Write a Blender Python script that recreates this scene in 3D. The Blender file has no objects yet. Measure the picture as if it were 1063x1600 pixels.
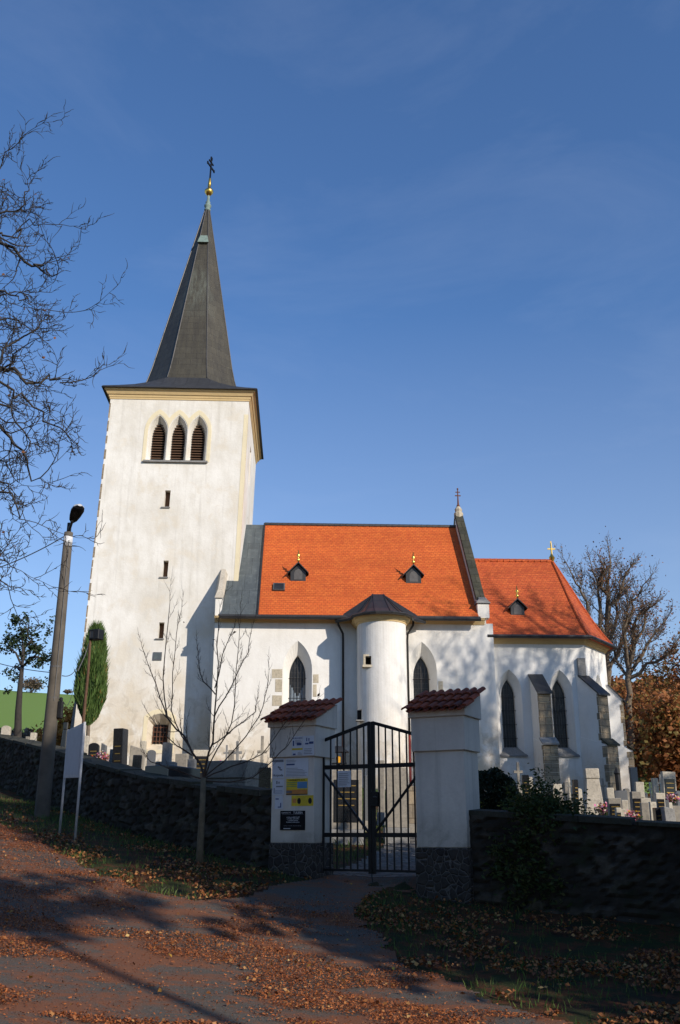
import bpy, math, random
import numpy as np
from math import sin, cos, tan, pi, radians, sqrt, atan2
from mathutils import Vector, Matrix
S = bpy.context.scene
C = S.collection

# ------------------------------------------------------------ camera, sky, sun, exposure
F = 1490.0; TH = radians(18.5); EZ = 1.7          # focal length in photo pixels, pitch, eye height
cd = bpy.data.cameras.new('camera'); cam = bpy.data.objects.new('camera', cd); C.objects.link(cam)
cd.sensor_fit = 'VERTICAL'; cd.sensor_height = 24; cd.lens = F / 1600 * 24
cd.clip_start = .1; cd.clip_end = 3000
cam.location = (0, 0, EZ); cam.rotation_euler = (pi / 2 + TH, 0, 0)
S.camera = cam
SUN_A, SUN_E = radians(43.5), radians(26)          # right of straight-behind, elevation
w = bpy.data.worlds.new('World'); S.world = w; w.use_nodes = True
nt = w.node_tree; bg = nt.nodes['Background']
sky = nt.nodes.new('ShaderNodeTexSky'); sky.sky_type = 'NISHITA'; sky.sun_disc = False
sky.sun_elevation = SUN_E; sky.sun_rotation = pi - SUN_A
sky.altitude = 500; sky.air_density = 1.25; sky.dust_density = 0.6; sky.ozone_density = 4.5
tn = nt.nodes.new('ShaderNodeMix'); tn.data_type = 'RGBA'; tn.blend_type = 'MULTIPLY'; tn.inputs[0].default_value = 1
tn.inputs[7].default_value = (.82, 1.02, 1.26, 1); nt.links.new(sky.outputs[0], tn.inputs[6]); 
tc_ = nt.nodes.new('ShaderNodeTexCoord'); mp_ = nt.nodes.new('ShaderNodeMapping'); mp_.inputs['Scale'].default_value = (1.6, 2.2, 5); mp_.inputs['Rotation'].default_value = (.3, .5, .4)
nz_ = nt.nodes.new('ShaderNodeTexNoise'); nz_.inputs['Scale'].default_value = 1.7; nz_.inputs['Detail'].default_value = 9; nz_.inputs['Roughness'].default_value = .62; nz_.inputs['Distortion'].default_value = .5
rp_ = nt.nodes.new('ShaderNodeValToRGB'); rp_.color_ramp.elements[0].position = .5; rp_.color_ramp.elements[0].color = (0, 0, 0, 1); rp_.color_ramp.elements[1].position = .85; rp_.color_ramp.elements[1].color = (.05, .05, .05, 1)
ci_ = nt.nodes.new('ShaderNodeMix'); ci_.data_type = 'RGBA'; ci_.inputs[7].default_value = (9, 9.6, 11, 1)      # faint high cirrus
nt.links.new(tc_.outputs['Generated'], mp_.inputs[0]); nt.links.new(mp_.outputs[0], nz_.inputs[0]); nt.links.new(nz_.outputs[0], rp_.inputs[0]); nt.links.new(rp_.outputs[0], ci_.inputs[0])
nt.links.new(tn.outputs[2], ci_.inputs[6]); 
sz_ = nt.nodes.new('ShaderNodeSeparateXYZ'); nt.links.new(tc_.outputs['Generated'], sz_.inputs[0]); mr_ = nt.nodes.new('ShaderNodeMapRange'); nt.links.new(sz_.outputs[2], mr_.inputs[0])
mr_.inputs[1].default_value = .5; mr_.inputs[2].default_value = .08; mr_.inputs[3].default_value = 0; mr_.inputs[4].default_value = .2      # pale air near the horizon
hz_ = nt.nodes.new('ShaderNodeMix'); hz_.data_type = 'RGBA'; hz_.inputs[7].default_value = (7.6, 6.7, 5.4, 1)
nt.links.new(mr_.outputs[0], hz_.inputs[0]); nt.links.new(ci_.outputs[2], hz_.inputs[6]); nt.links.new(hz_.outputs[2], bg.inputs[0]); bg.inputs[1].default_value = 0.112
sl = bpy.data.lights.new('sun', 'SUN'); sl.energy = 4.4; sl.angle = radians(.53); sl.color = (1, .91, .8)
so = bpy.data.objects.new('sun', sl); C.objects.link(so)
sdir = Vector((sin(SUN_A) * cos(SUN_E), -cos(SUN_A) * cos(SUN_E), sin(SUN_E)))
so.rotation_euler = sdir.to_track_quat('Z', 'Y').to_euler(); so.location = (30, -30, 40)
S.view_settings.view_transform = 'Standard'; S.view_settings.look = 'None'
S.view_settings.exposure = 0.13; S.view_settings.gamma = 1; S.view_settings.use_curve_mapping = False

# ------------------------------------------------------------ pixel helpers (photo pixels -> world point at depth Y)
def ray(px, py):
    u = (px - 531.5) / F; v = (800 - py) / F
    return (u, cos(TH) - v * sin(TH), sin(TH) + v * cos(TH))
def at(px, py, Y):
    r = ray(px, py); k = Y / r[1]
    return Vector((r[0] * k, Y, EZ + r[2] * k))
YAW = radians(2.5)
def cw(x, y, z):                                   # church frame -> world
    return Vector((cos(YAW) * x - sin(YAW) * y, 42 + sin(YAW) * x + cos(YAW) * y, z))

# ------------------------------------------------------------ noise
def _h(ix, iy, s):
    n = (ix.astype(np.int64) * 374761393 + iy.astype(np.int64) * 668265263 + s * 974711) & 0xffffffff
    n = ((n ^ (n >> 13)) * 1274126177) & 0xffffffff
    return ((n ^ (n >> 16)) & 0xffff) / 65535.0
def vnoise(x, y, s=0):
    x = np.asarray(x, float); y = np.asarray(y, float)
    ix = np.floor(x); iy = np.floor(y); fx = x - ix; fy = y - iy
    fx = fx * fx * (3 - 2 * fx); fy = fy * fy * (3 - 2 * fy)
    a = _h(ix, iy, s); b = _h(ix + 1, iy, s); c = _h(ix, iy + 1, s); d = _h(ix + 1, iy + 1, s)
    return (a * (1 - fx) + b * fx) * (1 - fy) + (c * (1 - fx) + d * fx) * fy
def fbm(x, y, s=0, o=4):
    r = 0; a = .5
    for k in range(o):
        r = r + a * vnoise(np.asarray(x) * 2 ** k + 17 * k, np.asarray(y) * 2 ** k, s + k); a *= .5
    return r

# ------------------------------------------------------------ terrain
AL = radians(27)
def gp(t, s=0): return (-.41 + cos(AL) * t + sin(AL) * s, 15.65 - sin(AL) * t + cos(AL) * s)
LW = [(-30, 62), (-24, 52), (-14, 34), (-9, 26), (-6.9, 23), (-5, 20.3), (-3.6, 18.5), (-2.1, 17.0), gp(-.74, .14)]
RW = [gp(2.48, .14), (4.75, 13.45), (9, 11.3), (16, 7.5), (30, 0)]
FEN = np.array(LW + RW, float)
def sdist(X, Y):
    X = np.asarray(X, float); Y = np.asarray(Y, float)
    best = np.full(X.shape, 1e9); sg = np.ones(X.shape)
    for a, b in zip(FEN[:-1], FEN[1:]):
        d = b - a; L2 = d @ d
        t = np.clip(((X - a[0]) * d[0] + (Y - a[1]) * d[1]) / L2, 0, 1)
        dx = X - a[0] - t * d[0]; dy = Y - a[1] - t * d[1]
        r = np.hypot(dx, dy); cr = d[0] * (Y - a[1]) - d[1] * (X - a[0])
        m = r < best - 1e-9
        best = np.where(m, r, best); sg = np.where(m, np.sign(cr), sg)
    return best * sg
def ss(x): x = np.clip(x, 0, 1); return x * x * (3 - 2 * x)
GC = gp(.86, .3)
def ground(X, Y, soft=True):
    X = np.asarray(X, float); Y = np.asarray(Y, float)
    s = .144 * (Y - 9.4)
    s = np.where(Y > 16, .144 * 6.6 + .09 * (Y - 16), s) + .1
    zo = np.where(s > .6, s, .6 * np.exp((s - .6) / .6)) - .05
    lat = np.where(X < 0, -.1 * np.maximum(X, -30), -.035 * np.minimum(X, 25)) * np.clip(Y / 9, 0, 1)
    zo = zo + lat
    zi = 2.6 - .086 * (np.clip(X, -40, 22) - 13) + .0715 * (np.minimum(Y, 110) - 44)
    zi = np.where(Y < 30, zi, zi)
    dg = np.hypot(X - GC[0], Y - GC[1])
    k = 1 - ss((dg - 1.2) / 13)
    zi = zi * (1 - k) + (1.0 + .04 * dg) * k
    d = sdist(X, Y)
    t = ss((d - .12) / .22)
    z = zo * (1 - t) + zi * t
    z = z + .03 * (fbm(X * .7, Y * .7, 5) - .5)
    return z
def gz(x, y): return float(ground(np.array([x]), np.array([y]))[0])
def G(px, py, y0=8.0, y1=80.0):                    # ground point under a photo pixel
    Y = np.arange(y0, y1, .05); r = ray(px, py); k = Y / r[1]
    X = r[0] * k; Z = EZ + r[2] * k; g = ground(X, Y)
    i = np.nonzero(Z <= g)[0]; i = i[0] if len(i) else len(Y) - 1
    return Vector((X[i], Y[i], g[i]))

# ------------------------------------------------------------ mesh helpers
class MB:
    def __init__(s): s.v = []; s.f = []; s.m = []; s.mi = 0
    def poly(s, pts, mi=None):
        b = len(s.v); s.v += [tuple(p) for p in pts]; s.f.append(tuple(range(b, b + len(pts)))); s.m.append(s.mi if mi is None else mi); return s
    def box(s, x0, x1, y0, y1, z0, z1, mi=None, rot=None, org=(0, 0, 0)):
        c = [(x, y, z) for x in (x0, x1) for y in (y0, y1) for z in (z0, z1)]
        if rot is not None:
            o = Vector(org); c = [tuple(rot @ (Vector(p) - o) + o) for p in c]
        b = len(s.v); s.v += c
        for q in ((0, 1, 3, 2), (4, 6, 7, 5), (0, 4, 5, 1), (2, 3, 7, 6), (0, 2, 6, 4), (1, 5, 7, 3)):
            s.f.append(tuple(b + i for i in q)); s.m.append(s.mi if mi is None else mi)
        return s
    def hexa(s, bot, top, mi=None):                # two rings of equal count, closed
        n = len(bot); b = len(s.v); s.v += [tuple(p) for p in bot] + [tuple(p) for p in top]
        mm = s.mi if mi is None else mi
        s.f.append(tuple(b + i for i in reversed(range(n)))); s.m.append(mm)
        s.f.append(tuple(b + n + i for i in range(n))); s.m.append(mm)
        for i in range(n):
            j = (i + 1) % n; s.f.append((b + i, b + j, b + n + j, b + n + i)); s.m.append(mm)
        return s
    def extrude(s, pts, vec, mi=None):             # planar polygon extruded along vec
        v = Vector(vec); return s.hexa([Vector(p) for p in pts], [Vector(p) + v for p in pts], mi)
    def tube(s, P, R, n=6, mi=None, cap=True):
        P = [Vector(p) for p in P]; mm = s.mi if mi is None else mi
        if not hasattr(R, '__len__'): R = [R] * len(P)
        b = len(s.v); up = None
        for i, p in enumerate(P):
            d = (P[min(i + 1, len(P) - 1)] - P[max(i - 1, 0)])
            if d.length < 1e-9: d = Vector((0, 0, 1))
            d.normalize()
            if up is None: up = d.orthogonal().normalized()
            a = (up - d * up.dot(d))
            a = a.normalized() if a.length > 1e-6 else d.orthogonal().normalized()
            up = a; c = d.cross(a)
            for k in range(n):
                t = 2 * pi * k / n; q = p + (a * cos(t) + c * sin(t)) * R[i]; s.v.append((q.x, q.y, q.z))
        for i in range(len(P) - 1):
            for k in range(n):
                j = (k + 1) % n; s.f.append((b + i * n + k, b + i * n + j, b + (i + 1) * n + j, b + (i + 1) * n + k)); s.m.append(mm)
        if cap:
            s.f.append(tuple(b + k for k in reversed(range(n)))); s.m.append(mm)
            e = b + (len(P) - 1) * n; s.f.append(tuple(e + k for k in range(n))); s.m.append(mm)
        return s
    def lathe(s, prof, n=16, org=(0, 0, 0), mi=None):
        mm = s.mi if mi is None else mi; b = len(s.v)
        for r, z in prof:
            for k in range(n):
                t = 2 * pi * k / n; s.v.append((org[0] + r * cos(t), org[1] + r * sin(t), org[2] + z))
        for i in range(len(prof) - 1):
            for k in range(n):
                j = (k + 1) % n; s.f.append((b + i * n + k, b + i * n + j, b + (i + 1) * n + j, b + (i + 1) * n + k)); s.m.append(mm)
        s.f.append(tuple(b + k for k in reversed(range(n)))); s.m.append(mm)
        e = b + (len(prof) - 1) * n; s.f.append(tuple(e + k for k in range(n))); s.m.append(mm)
        return s
    def blob(s, c, r, n=10, sx=1, sy=1, sz=1, mi=None):
        prof = [(max(.001, sin(pi * i / (n // 2 + 2))) * r, -cos(pi * i / (n // 2 + 2)) * r) for i in range(n // 2 + 3)]
        b = len(s.v); s.lathe(prof, n, (0, 0, 0), mi)
        for i in range(b, len(s.v)):
            v = s.v[i]; s.v[i] = (c[0] + v[0] * sx, c[1] + v[1] * sy, c[2] + v[2] * sz)
        return s
    def xf(s, fn): s.v = [tuple(fn(*p)) for p in s.v]; return s
    def build(s, name, mats, parent=None, smooth=False, uv=True, bevel=0):
        me = bpy.data.meshes.new(name); me.from_pydata(s.v, [], s.f)
        mats = mats if isinstance(mats, (list, tuple)) else [mats]
        for m in mats: me.materials.append(M[m] if isinstance(m, str) else m)
        if len(mats) > 1: me.polygons.foreach_set('material_index', s.m)
        o = bpy.data.objects.new(name, me); C.objects.link(o)
        if parent is not None: o.parent = parent
        fixn(me)
        if bevel:
            import bmesh
            bm = bmesh.new(); bm.from_mesh(me)
            ed = [e for e in bm.edges if len(e.link_faces) == 2 and e.calc_face_angle(0) > .5]
            bmesh.ops.bevel(bm, geom=ed, offset=bevel, segments=1, affect='EDGES'); bm.to_mesh(me); bm.free()
        if uv: metric_uv(me)
        if smooth: me.polygons.foreach_set('use_smooth', [True] * len(me.polygons))
        return o
def fixn(me):
    import bmesh
    bm = bmesh.new(); bm.from_mesh(me)
    bmesh.ops.recalc_face_normals(bm, faces=bm.faces); bm.to_mesh(me); bm.free()
def metric_uv(me):
    if not len(me.loops): return
    n = len(me.polygons); nl = len(me.loops)
    N = np.empty(n * 3); me.polygons.foreach_get('normal', N); N = N.reshape(-1, 3)
    tot = np.empty(n, int); me.polygons.foreach_get('loop_total', tot)
    V = np.empty(len(me.vertices) * 3); me.vertices.foreach_get('co', V); V = V.reshape(-1, 3)
    li = np.empty(nl, int); me.loops.foreach_get('vertex_index', li)
    NN = np.repeat(N, tot, axis=0); P = V[li]
    T = np.stack([-NN[:, 1], NN[:, 0], np.zeros(nl)], 1); L = np.linalg.norm(T, axis=1)
    flat = L < .05; T[flat] = (1, 0, 0); L[flat] = 1; T /= L[:, None]
    B = np.cross(NN, T); uv = np.stack([(P * T).sum(1), (P * B).sum(1)], 1)
    lay = me.uv_layers.new(name='UVMap'); lay.data.foreach_set('uv', uv.astype(np.float32).ravel())
def apply_bool(o, cutters, op='DIFFERENCE'):
    bm_o = []
    for mb in cutters:
        me = bpy.data.meshes.new('cut'); me.from_pydata(mb.v, [], mb.f); fixn(me)
        c = bpy.data.objects.new('cut', me); C.objects.link(c); c.parent = o.parent; bm_o.append(c)
        md = o.modifiers.new('b', 'BOOLEAN'); md.object = c; md.operation = op; md.solver = 'EXACT'
    bpy.context.view_layer.update()
    dg = bpy.context.evaluated_depsgraph_get()
    me = bpy.data.meshes.new_from_object(o.evaluated_get(dg))
    o.modifiers.clear(); old = o.data; nm = old.name; o.data = me; bpy.data.meshes.remove(old); me.name = nm
    for c in bm_o:
        m = c.data; bpy.data.objects.remove(c); bpy.data.meshes.remove(m)
    for u in list(me.uv_layers): me.uv_layers.remove(u)
    metric_uv(me)
def quads(name, V, mats, parent=None, tri=False):  # V: (N,k,3) numpy, loose faces
    n, k = V.shape[0], V.shape[1]
    me = bpy.data.meshes.new(name); me.vertices.add(n * k); me.loops.add(n * k); me.polygons.add(n)
    me.vertices.foreach_set('co', V.astype(np.float32).ravel()); me.loops.foreach_set('vertex_index', np.arange(n * k, dtype=np.int32))
    me.polygons.foreach_set('loop_start', np.arange(0, n * k, k, dtype=np.int32)); me.polygons.foreach_set('loop_total', np.full(n, k, dtype=np.int32))
    me.update(calc_edges=True); me.materials.append(M[mats])
    o = bpy.data.objects.new(name, me); C.objects.link(o)
    if parent is not None: o.parent = parent
    return o
def leaf_quads(P, size, rs, flat=0.0, aspect=.65, droop=0):
    """P (N,3) centres -> (N,4,3) kite-shaped leaves, random orientation; flat 1 = lying on the ground"""
    n = len(P); a = rs.rand(n) * 2 * pi
    nz = rs.randn(n, 3); nz[:, 2] = nz[:, 2] * (1 - flat) + flat * 3.0
    nz /= np.linalg.norm(nz, axis=1)[:, None]
    t = np.stack([np.cos(a), np.sin(a), rs.randn(n) * .3 * (1 - flat) - droop], 1)
    t -= nz * (t * nz).sum(1)[:, None]; t /= np.linalg.norm(t, axis=1)[:, None] + 1e-9
    b = np.cross(nz, t); sz = (size * (.6 + .8 * rs.rand(n)))[:, None]
    bend = nz * sz * .25 * rs.rand(n)[:, None]
    return np.stack([P - t * sz * .5, P + b * sz * aspect * .5 + bend, P + t * sz * .5, P - b * sz * aspect * .5 + bend], 1)
def thing(name, label, cat, loc=(0, 0, 0), rotz=0, group=None):
    o = bpy.data.objects.new(name, None); C.objects.link(o); o.location = loc; o.rotation_euler = (0, 0, rotz)
    o.empty_display_size = .3
    o['label'] = label; o['category'] = cat
    if group: o['group'] = group
    return o
def tag(o, label, cat, group=None):
    o['label'] = label; o['category'] = cat
    if group: o['group'] = group
    return o

# ------------------------------------------------------------ materials
M = {}
class NT:
    def __init__(s, name, rough=.8, spec=.3):
        s.m = bpy.data.materials.new(name); s.m.use_nodes = True; s.t = s.m.node_tree
        s.b = s.t.nodes['Principled BSDF']; s.b.inputs['Roughness'].default_value = rough
        s.b.inputs['Specular IOR Level'].default_value = spec; M[name] = s.m; s._c = {}
    def n(s, ty, **k):
        x = s.t.nodes.new('ShaderNode' + ty)
        for a, v in k.items(): setattr(x, a, v)
        return x
    def l(s, a, b): s.t.links.new(a, b)
    def coord(s, which='Object'):
        if which not in s._c:
            tc = s.n('TexCoord') if which != 'Pos' else s.n('NewGeometry')
            s._c[which] = tc.outputs['Position' if which == 'Pos' else which]
        return s._c[which]
    def mp(s, src, sc=(1, 1, 1), loc=(0, 0, 0), rot=(0, 0, 0)):
        m = s.n('Mapping'); m.inputs['Scale'].default_value = sc; m.inputs['Location'].default_value = loc; m.inputs['Rotation'].default_value = rot
        s.l(src, m.inputs[0]); return m.outputs[0]
    def noise(s, vec, scale, detail=4, rough=.55, dist=0):
        x = s.n('TexNoise'); x.inputs['Scale'].default_value = scale; x.inputs['Detail'].default_value = detail
        x.inputs['Roughness'].default_value = rough; x.inputs['Distortion'].default_value = dist; s.l(vec, x.inputs['Vector']); return x.outputs['Fac']
    def ramp(s, fac, stops, interp='LINEAR'):
        r = s.n('ValToRGB'); r.color_ramp.interpolation = interp; e = r.color_ramp.elements
        while len(e) < len(stops): e.new(.5)
        for i, (p, c) in enumerate(stops):
            e[i].position = p; e[i].color = (c, c, c, 1) if not hasattr(c, '__len__') else (*c, 1)
        s.l(fac, r.inputs[0]); return r.outputs[0]
    def mix(s, f, a, b, bt='MIX'):
        x = s.n('Mix', data_type='RGBA', blend_type=bt)
        for src, i in ((f, 0), (a, 6), (b, 7)):
            if hasattr(src, 'links') or hasattr(src, 'is_linked'): s.l(src, x.inputs[i])
            elif hasattr(src, '__len__'): x.inputs[i].default_value = (*src, 1)
            else: x.inputs[i].default_value = src if i == 0 else (src, src, src, 1)
        return x.outputs[2]
    def math(s, op, a, b=0):
        x = s.n('Math', operation=op)
        for src, i in ((a, 0), (b, 1)):
            if hasattr(src, 'is_linked'): s.l(src, x.inputs[i])
            else: x.inputs[i].default_value = src
        return x.outputs[0]
    def sep(s, v, i):
        x = s.n('SeparateXYZ'); s.l(v, x.inputs[0]); return x.outputs[i]
    def rnd(s): return s.n('NewGeometry').outputs['Random Per Island']
    def bump(s, h, strength=.3, dist=.02):
        x = s.n('Bump'); x.inputs['Strength'].default_value = strength; x.inputs['Distance'].default_value = dist
        s.l(h, x.inputs['Height']); s.l(x.outputs[0], s.b.inputs['Normal']); return x
    def col(s, c):
        if hasattr(c, 'is_linked'): s.l(c, s.b.inputs['Base Color'])
        else: s.b.inputs['Base Color'].default_value = (*c, 1)
        return s.m

def plaster(name, base, dirt, amt=.5, stain=None, streak=.5, tint=None):
    m = NT(name, .9, .15); p = m.coord('Pos')
    big = m.noise(p, .45, 6, .65); mid = m.noise(m.mp(p, (1, 1, .35)), 2.2, 5, .6); fine = m.noise(p, 14, 4, .6)
    c = m.mix(m.ramp(big, [(.35, 0), (.75, amt)]), base, dirt)
    c = m.mix(m.ramp(mid, [(.45, 0), (.8, amt * .8)]), c, dirt)
    st = m.noise(m.mp(p, (3.2, 3.2, .12)), 1.6, 5, .6)
    c = m.mix(m.ramp(st, [(.55, 0), (.8, streak * .6)]), c, [x * .62 for x in dirt])
    if tint:                                        # cream patches where the white wash has worn off
        c = m.mix(m.ramp(m.noise(p, .9, 7, .7, .4), [(.53, 0), (.62, tint[1])]), c, tint[0])
    if stain:
        z0, z1, scol = stain
        mr = m.n('MapRange'); m.l(m.sep(p, 2), mr.inputs[0]); mr.inputs[1].default_value = z1; mr.inputs[2].default_value = z0
        k = m.math('MULTIPLY', mr.outputs[0], m.ramp(m.noise(p, .8, 7, .7, .6), [(.36, 0), (.52, 1)]))
        c = m.mix(m.math('MULTIPLY', k, .8), c, scol)
        k2 = m.math('MULTIPLY', mr.outputs[0], m.ramp(m.noise(p, 1.9, 6, .7, .8), [(.52, 0), (.6, .55)]))
        c = m.mix(k2, c, [x * .55 for x in scol])
    c = m.mix(m.ramp(fine, [(.3, .0), (.8, .18)]), c, dirt)
    m.col(c); m.bump(m.math('ADD', m.math('MULTIPLY', fine, .5), m.math('MULTIPLY', m.noise(p, 3.2, 5, .6), 1.2)), .45, .022)
plaster('white_plaster', (.82, .79, .72), (.6, .56, .48), .5, None, .35)
plaster('nave_plaster', (.83, .805, .75), (.58, .54, .47), .5, (4.2, 7.2, (.55, .43, .27)), .35)
plaster('tower_plaster', (.82, .79, .725), (.5, .45, .36), .62, (4.2, 9.2, (.58, .46, .3)), .6, ((.68, .6, .47), .45))
plaster('choir_plaster', (.81, .79, .745), (.6, .57, .52), .45, (2.6, 5.3, (.6, .46, .3)), .5)
plaster('turret_plaster', (.82, .79, .735), (.52, .49, .43), .55, (3.0, 7.0, (.6, .46, .28)), .8)
plaster('pillar_plaster', (.7, .635, .545), (.42, .37, .31), .6, (1.3, 2.0, (.3, .27, .22)), .8)
plaster('cream_render', (.72, .52, .26), (.5, .38, .2), .4, None, .3)
plaster('cream_pale', (.78, .68, .46), (.6, .52, .36), .5, None, .3)
def stone(name, a, b, dark, sc=1.0, bw=.45, bh=.3, bricks=True, bs=.5):
    m = NT(name, .9, .15); p = m.coord('Pos')
    n1 = m.noise(p, 1.7 * sc, 6, .65); n2 = m.noise(p, 9 * sc, 5, .65)
    c = m.mix(m.ramp(n1, [(.3, 0), (.7, 1)]), a, b); c = m.mix(m.ramp(n2, [(.45, 0), (.75, .6)]), c, dark)
    h = n2
    if bricks:
        bk = m.n('TexBrick'); bk.inputs['Scale'].default_value = 1; bk.inputs['Brick Width'].default_value = bw; bk.inputs['Row Height'].default_value = bh
        bk.inputs['Mortar Size'].default_value = .012; bk.inputs['Color1'].default_value = (.75, .75, .75, 1); bk.inputs['Color2'].default_value = (1.15, 1.1, 1, 1)
        bk.inputs['Mortar'].default_value = (.5, .48, .45, 1); m.l(m.coord('UV'), bk.inputs[0])
        c = m.mix(1, c, bk.outputs['Color'], 'MULTIPLY'); h = m.math('SUBTRACT', n2, m.math('MULTIPLY', bk.outputs['Fac'], .6))
    m.col(c); m.bump(h, bs, .03)
stone('ashlar', (.38, .3, .2), (.26, .22, .17), (.13, .115, .1))
stone('pale_stone', (.55, .48, .36), (.42, .36, .26), (.22, .19, .15), 1.5, bricks=False)
stone('grey_stone', (.3, .29, .27), (.2, .195, .185), (.1, .1, .095), 2, bricks=False)
stone('dark_coping', (.085, .08, .066), (.05, .052, .036), (.028, .03, .02), 2, .8, .6, bs=.9)
stone('sandstone', (.56, .5, .4), (.42, .37, .29), (.2, .18, .15), 2, bricks=False)
stone('concrete', (.33, .295, .235), (.23, .205, .17), (.11, .105, .1), 2, bricks=False, bs=.3)
stone('light_concrete', (.58, .52, .41), (.44, .39, .3), (.2, .19, .17), 2, bricks=False, bs=.3)
def tiles(name, c1, c2, c3, bw=.19, rh=.155):
    m = NT(name, .75, .3); uv = m.coord('UV'); p = m.coord('Pos')
    bk = m.n('TexBrick'); bk.offset = .5; bk.inputs['Scale'].default_value = 1; bk.inputs['Brick Width'].default_value = bw; bk.inputs['Row Height'].default_value = rh
    bk.inputs['Mortar Size'].default_value = .008; bk.inputs['Mortar Smooth'].default_value = .3; bk.inputs['Bias'].default_value = -.1
    bk.inputs['Color1'].default_value = (*c1, 1); bk.inputs['Color2'].default_value = (*c2, 1); bk.inputs['Mortar'].default_value = tuple(x * .55 for x in c1) + (1,)
    wob = m.n('VectorMath', operation='ADD'); nz = m.n('TexNoise'); nz.inputs['Scale'].default_value = 1.4; m.l(uv, nz.inputs['Vector'])
    sc = m.n('VectorMath', operation='SCALE'); m.l(nz.outputs['Color'], sc.inputs[0]); sc.inputs[3].default_value = .05
    m.l(uv, wob.inputs[0]); m.l(sc.outputs[0], wob.inputs[1]); m.l(wob.outputs[0], bk.inputs[0])
    c = m.mix(m.ramp(m.noise(m.mp(uv, (5.3, 6.5, 1)), 1, 0), [(.45, 0), (.75, .55)]), bk.outputs['Color'], c3)
    c = m.mix(m.ramp(m.noise(p, .6, 6, .7), [(.45, 0), (.85, .5)]), c, [x * .55 for x in c1])
    c = m.mix(m.ramp(m.noise(m.mp(uv, (6, .5, 1)), 1.3, 4, .6), [(.58, 0), (.8, .4)]), c, [x * .45 for x in c1])
    m.col(c)
    fr = m.math('FRACT', m.math('DIVIDE', m.sep(wob.outputs[0], 1), rh))
    h = m.math('SUBTRACT', m.math('SUBTRACT', 1, fr), m.math('MULTIPLY', bk.outputs['Fac'], .7)); m.bump(h, .8, .03)
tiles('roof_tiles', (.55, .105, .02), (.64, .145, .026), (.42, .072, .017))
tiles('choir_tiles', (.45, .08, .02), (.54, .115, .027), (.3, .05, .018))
def metal(name, a, b, c3, rough=.45, seam=(.6, 2.0), met=.5, streak=1.6):
    m = NT(name, rough, .4); m.b.inputs['Metallic'].default_value = met; uv = m.coord('UV'); p = m.coord('Pos')
    n = m.noise(m.mp(uv, (2.5, .35, 1)), streak, 6, .65)
    c = m.mix(m.ramp(n, [(.35, 0), (.7, 1)]), a, b); c = m.mix(m.ramp(m.noise(p, 5, 6, .7), [(.52, 0), (.72, .6)]), c, c3)
    bk = m.n('TexBrick'); bk.offset = .5; bk.inputs['Scale'].default_value = 1; bk.inputs['Brick Width'].default_value = seam[0]; bk.inputs['Row Height'].default_value = seam[1]
    bk.inputs['Mortar Size'].default_value = .012; bk.inputs['Color1'].default_value = (.9, .9, .9, 1); bk.inputs['Color2'].default_value = (1.1, 1.1, 1.1, 1); bk.inputs['Mortar'].default_value = (.6, .6, .6, 1)
    m.l(uv, bk.inputs[0]); c = m.mix(1, c, bk.outputs['Color'], 'MULTIPLY'); m.col(c)
    m.bump(m.math('ADD', bk.outputs['Fac'], m.noise(p, 2.5, 3)), .35, .012)
    return m
sm_ = metal('spire_metal', (.085, .074, .05), (.055, .048, .036), (.1, .094, .07), .5, (.62, .42), .35)
_o = sm_.coord('Pos'); _z = sm_.sep(_o, 2); _a = sm_.n('MapRange'); sm_.l(_z, _a.inputs[0]); _a.inputs[1].default_value = 28; _a.inputs[2].default_value = 34
_b = sm_.n('MapRange'); sm_.l(sm_.sep(_o, 1), _b.inputs[0]); _b.inputs[1].default_value = 46.6; _b.inputs[2].default_value = 46.2
_k = sm_.math('MULTIPLY', sm_.math('MULTIPLY', _a.outputs[0], _b.outputs[0]), sm_.ramp(sm_.noise(sm_.mp(_o, (4, 4, .25)), 1.5, 5, .7), [(.4, 0), (.65, .8)]))
_src = sm_.b.inputs['Base Color'].links[0].from_socket; sm_.col(sm_.mix(_k, _src, (.34, .38, .3)))
metal('lower_metal', (.055, .056, .058), (.04, .04, .042), (.08, .08, .08), .55, (.6, 1.2), .3)
metal('zinc', (.085, .1, .105), (.13, .15, .15), (.2, .23, .22), .5, (.55, 1.4), .4)
metal('dark_metal', (.035, .034, .034), (.05, .048, .046), (.06, .058, .055), .45, (.7, 3), .4)
def plain(name, c, rough=.6, met=0, spec=.4, var=.35, sc=8, bs=.15):
    m = NT(name, rough, spec); m.b.inputs['Metallic'].default_value = met; p = m.coord('Pos')
    n = m.noise(p, sc, 5, .6); m.col(m.mix(m.ramp(n, [(.3, 0), (.75, 1)]), c, [x * (1 - var) for x in c]))
    if bs: m.bump(n, bs, .01)
    return m
plain('patina', (.2, .27, .235), .7)
plain('gold', (.9, .55, .12), .28, 1, var=.15)
plain('iron', (.012, .012, .013), .5, .3)
plain('rust', (.16, .06, .03), .8)
plain('wood', (.12, .062, .032), .8, sc=20)
plain('dark_void', (.012, .011, .01), .9)
plain('glass_dark', (.03, .03, .032), .3, 0, .35, .5, 3)
plain('curtain', (.26, .31, .36), .5, 0, .3, .4, 4)
plain('lead', (.1, .095, .09), .6)
plain('black_granite', (.018, .018, .02), .18, 0, .6, .4, 30, 0)
plain('grey_granite', (.13, .135, .14), .35, 0, .5, .4, 40, .05)
plain('pole_concrete', (.13, .11, .085), .9, var=.5, sc=3)
plain('lamp_grey', (.5, .5, .5), .5)
plain('lamp_dark', (.014, .014, .015), .5, 0, .3)
plain('white_paint', (.75, .75, .74), .5)
plain('board_white', (.42, .43, .45), .6, var=.12)
plain('paper', (.62, .63, .66), .7, var=.12, sc=5, bs=0)
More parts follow.
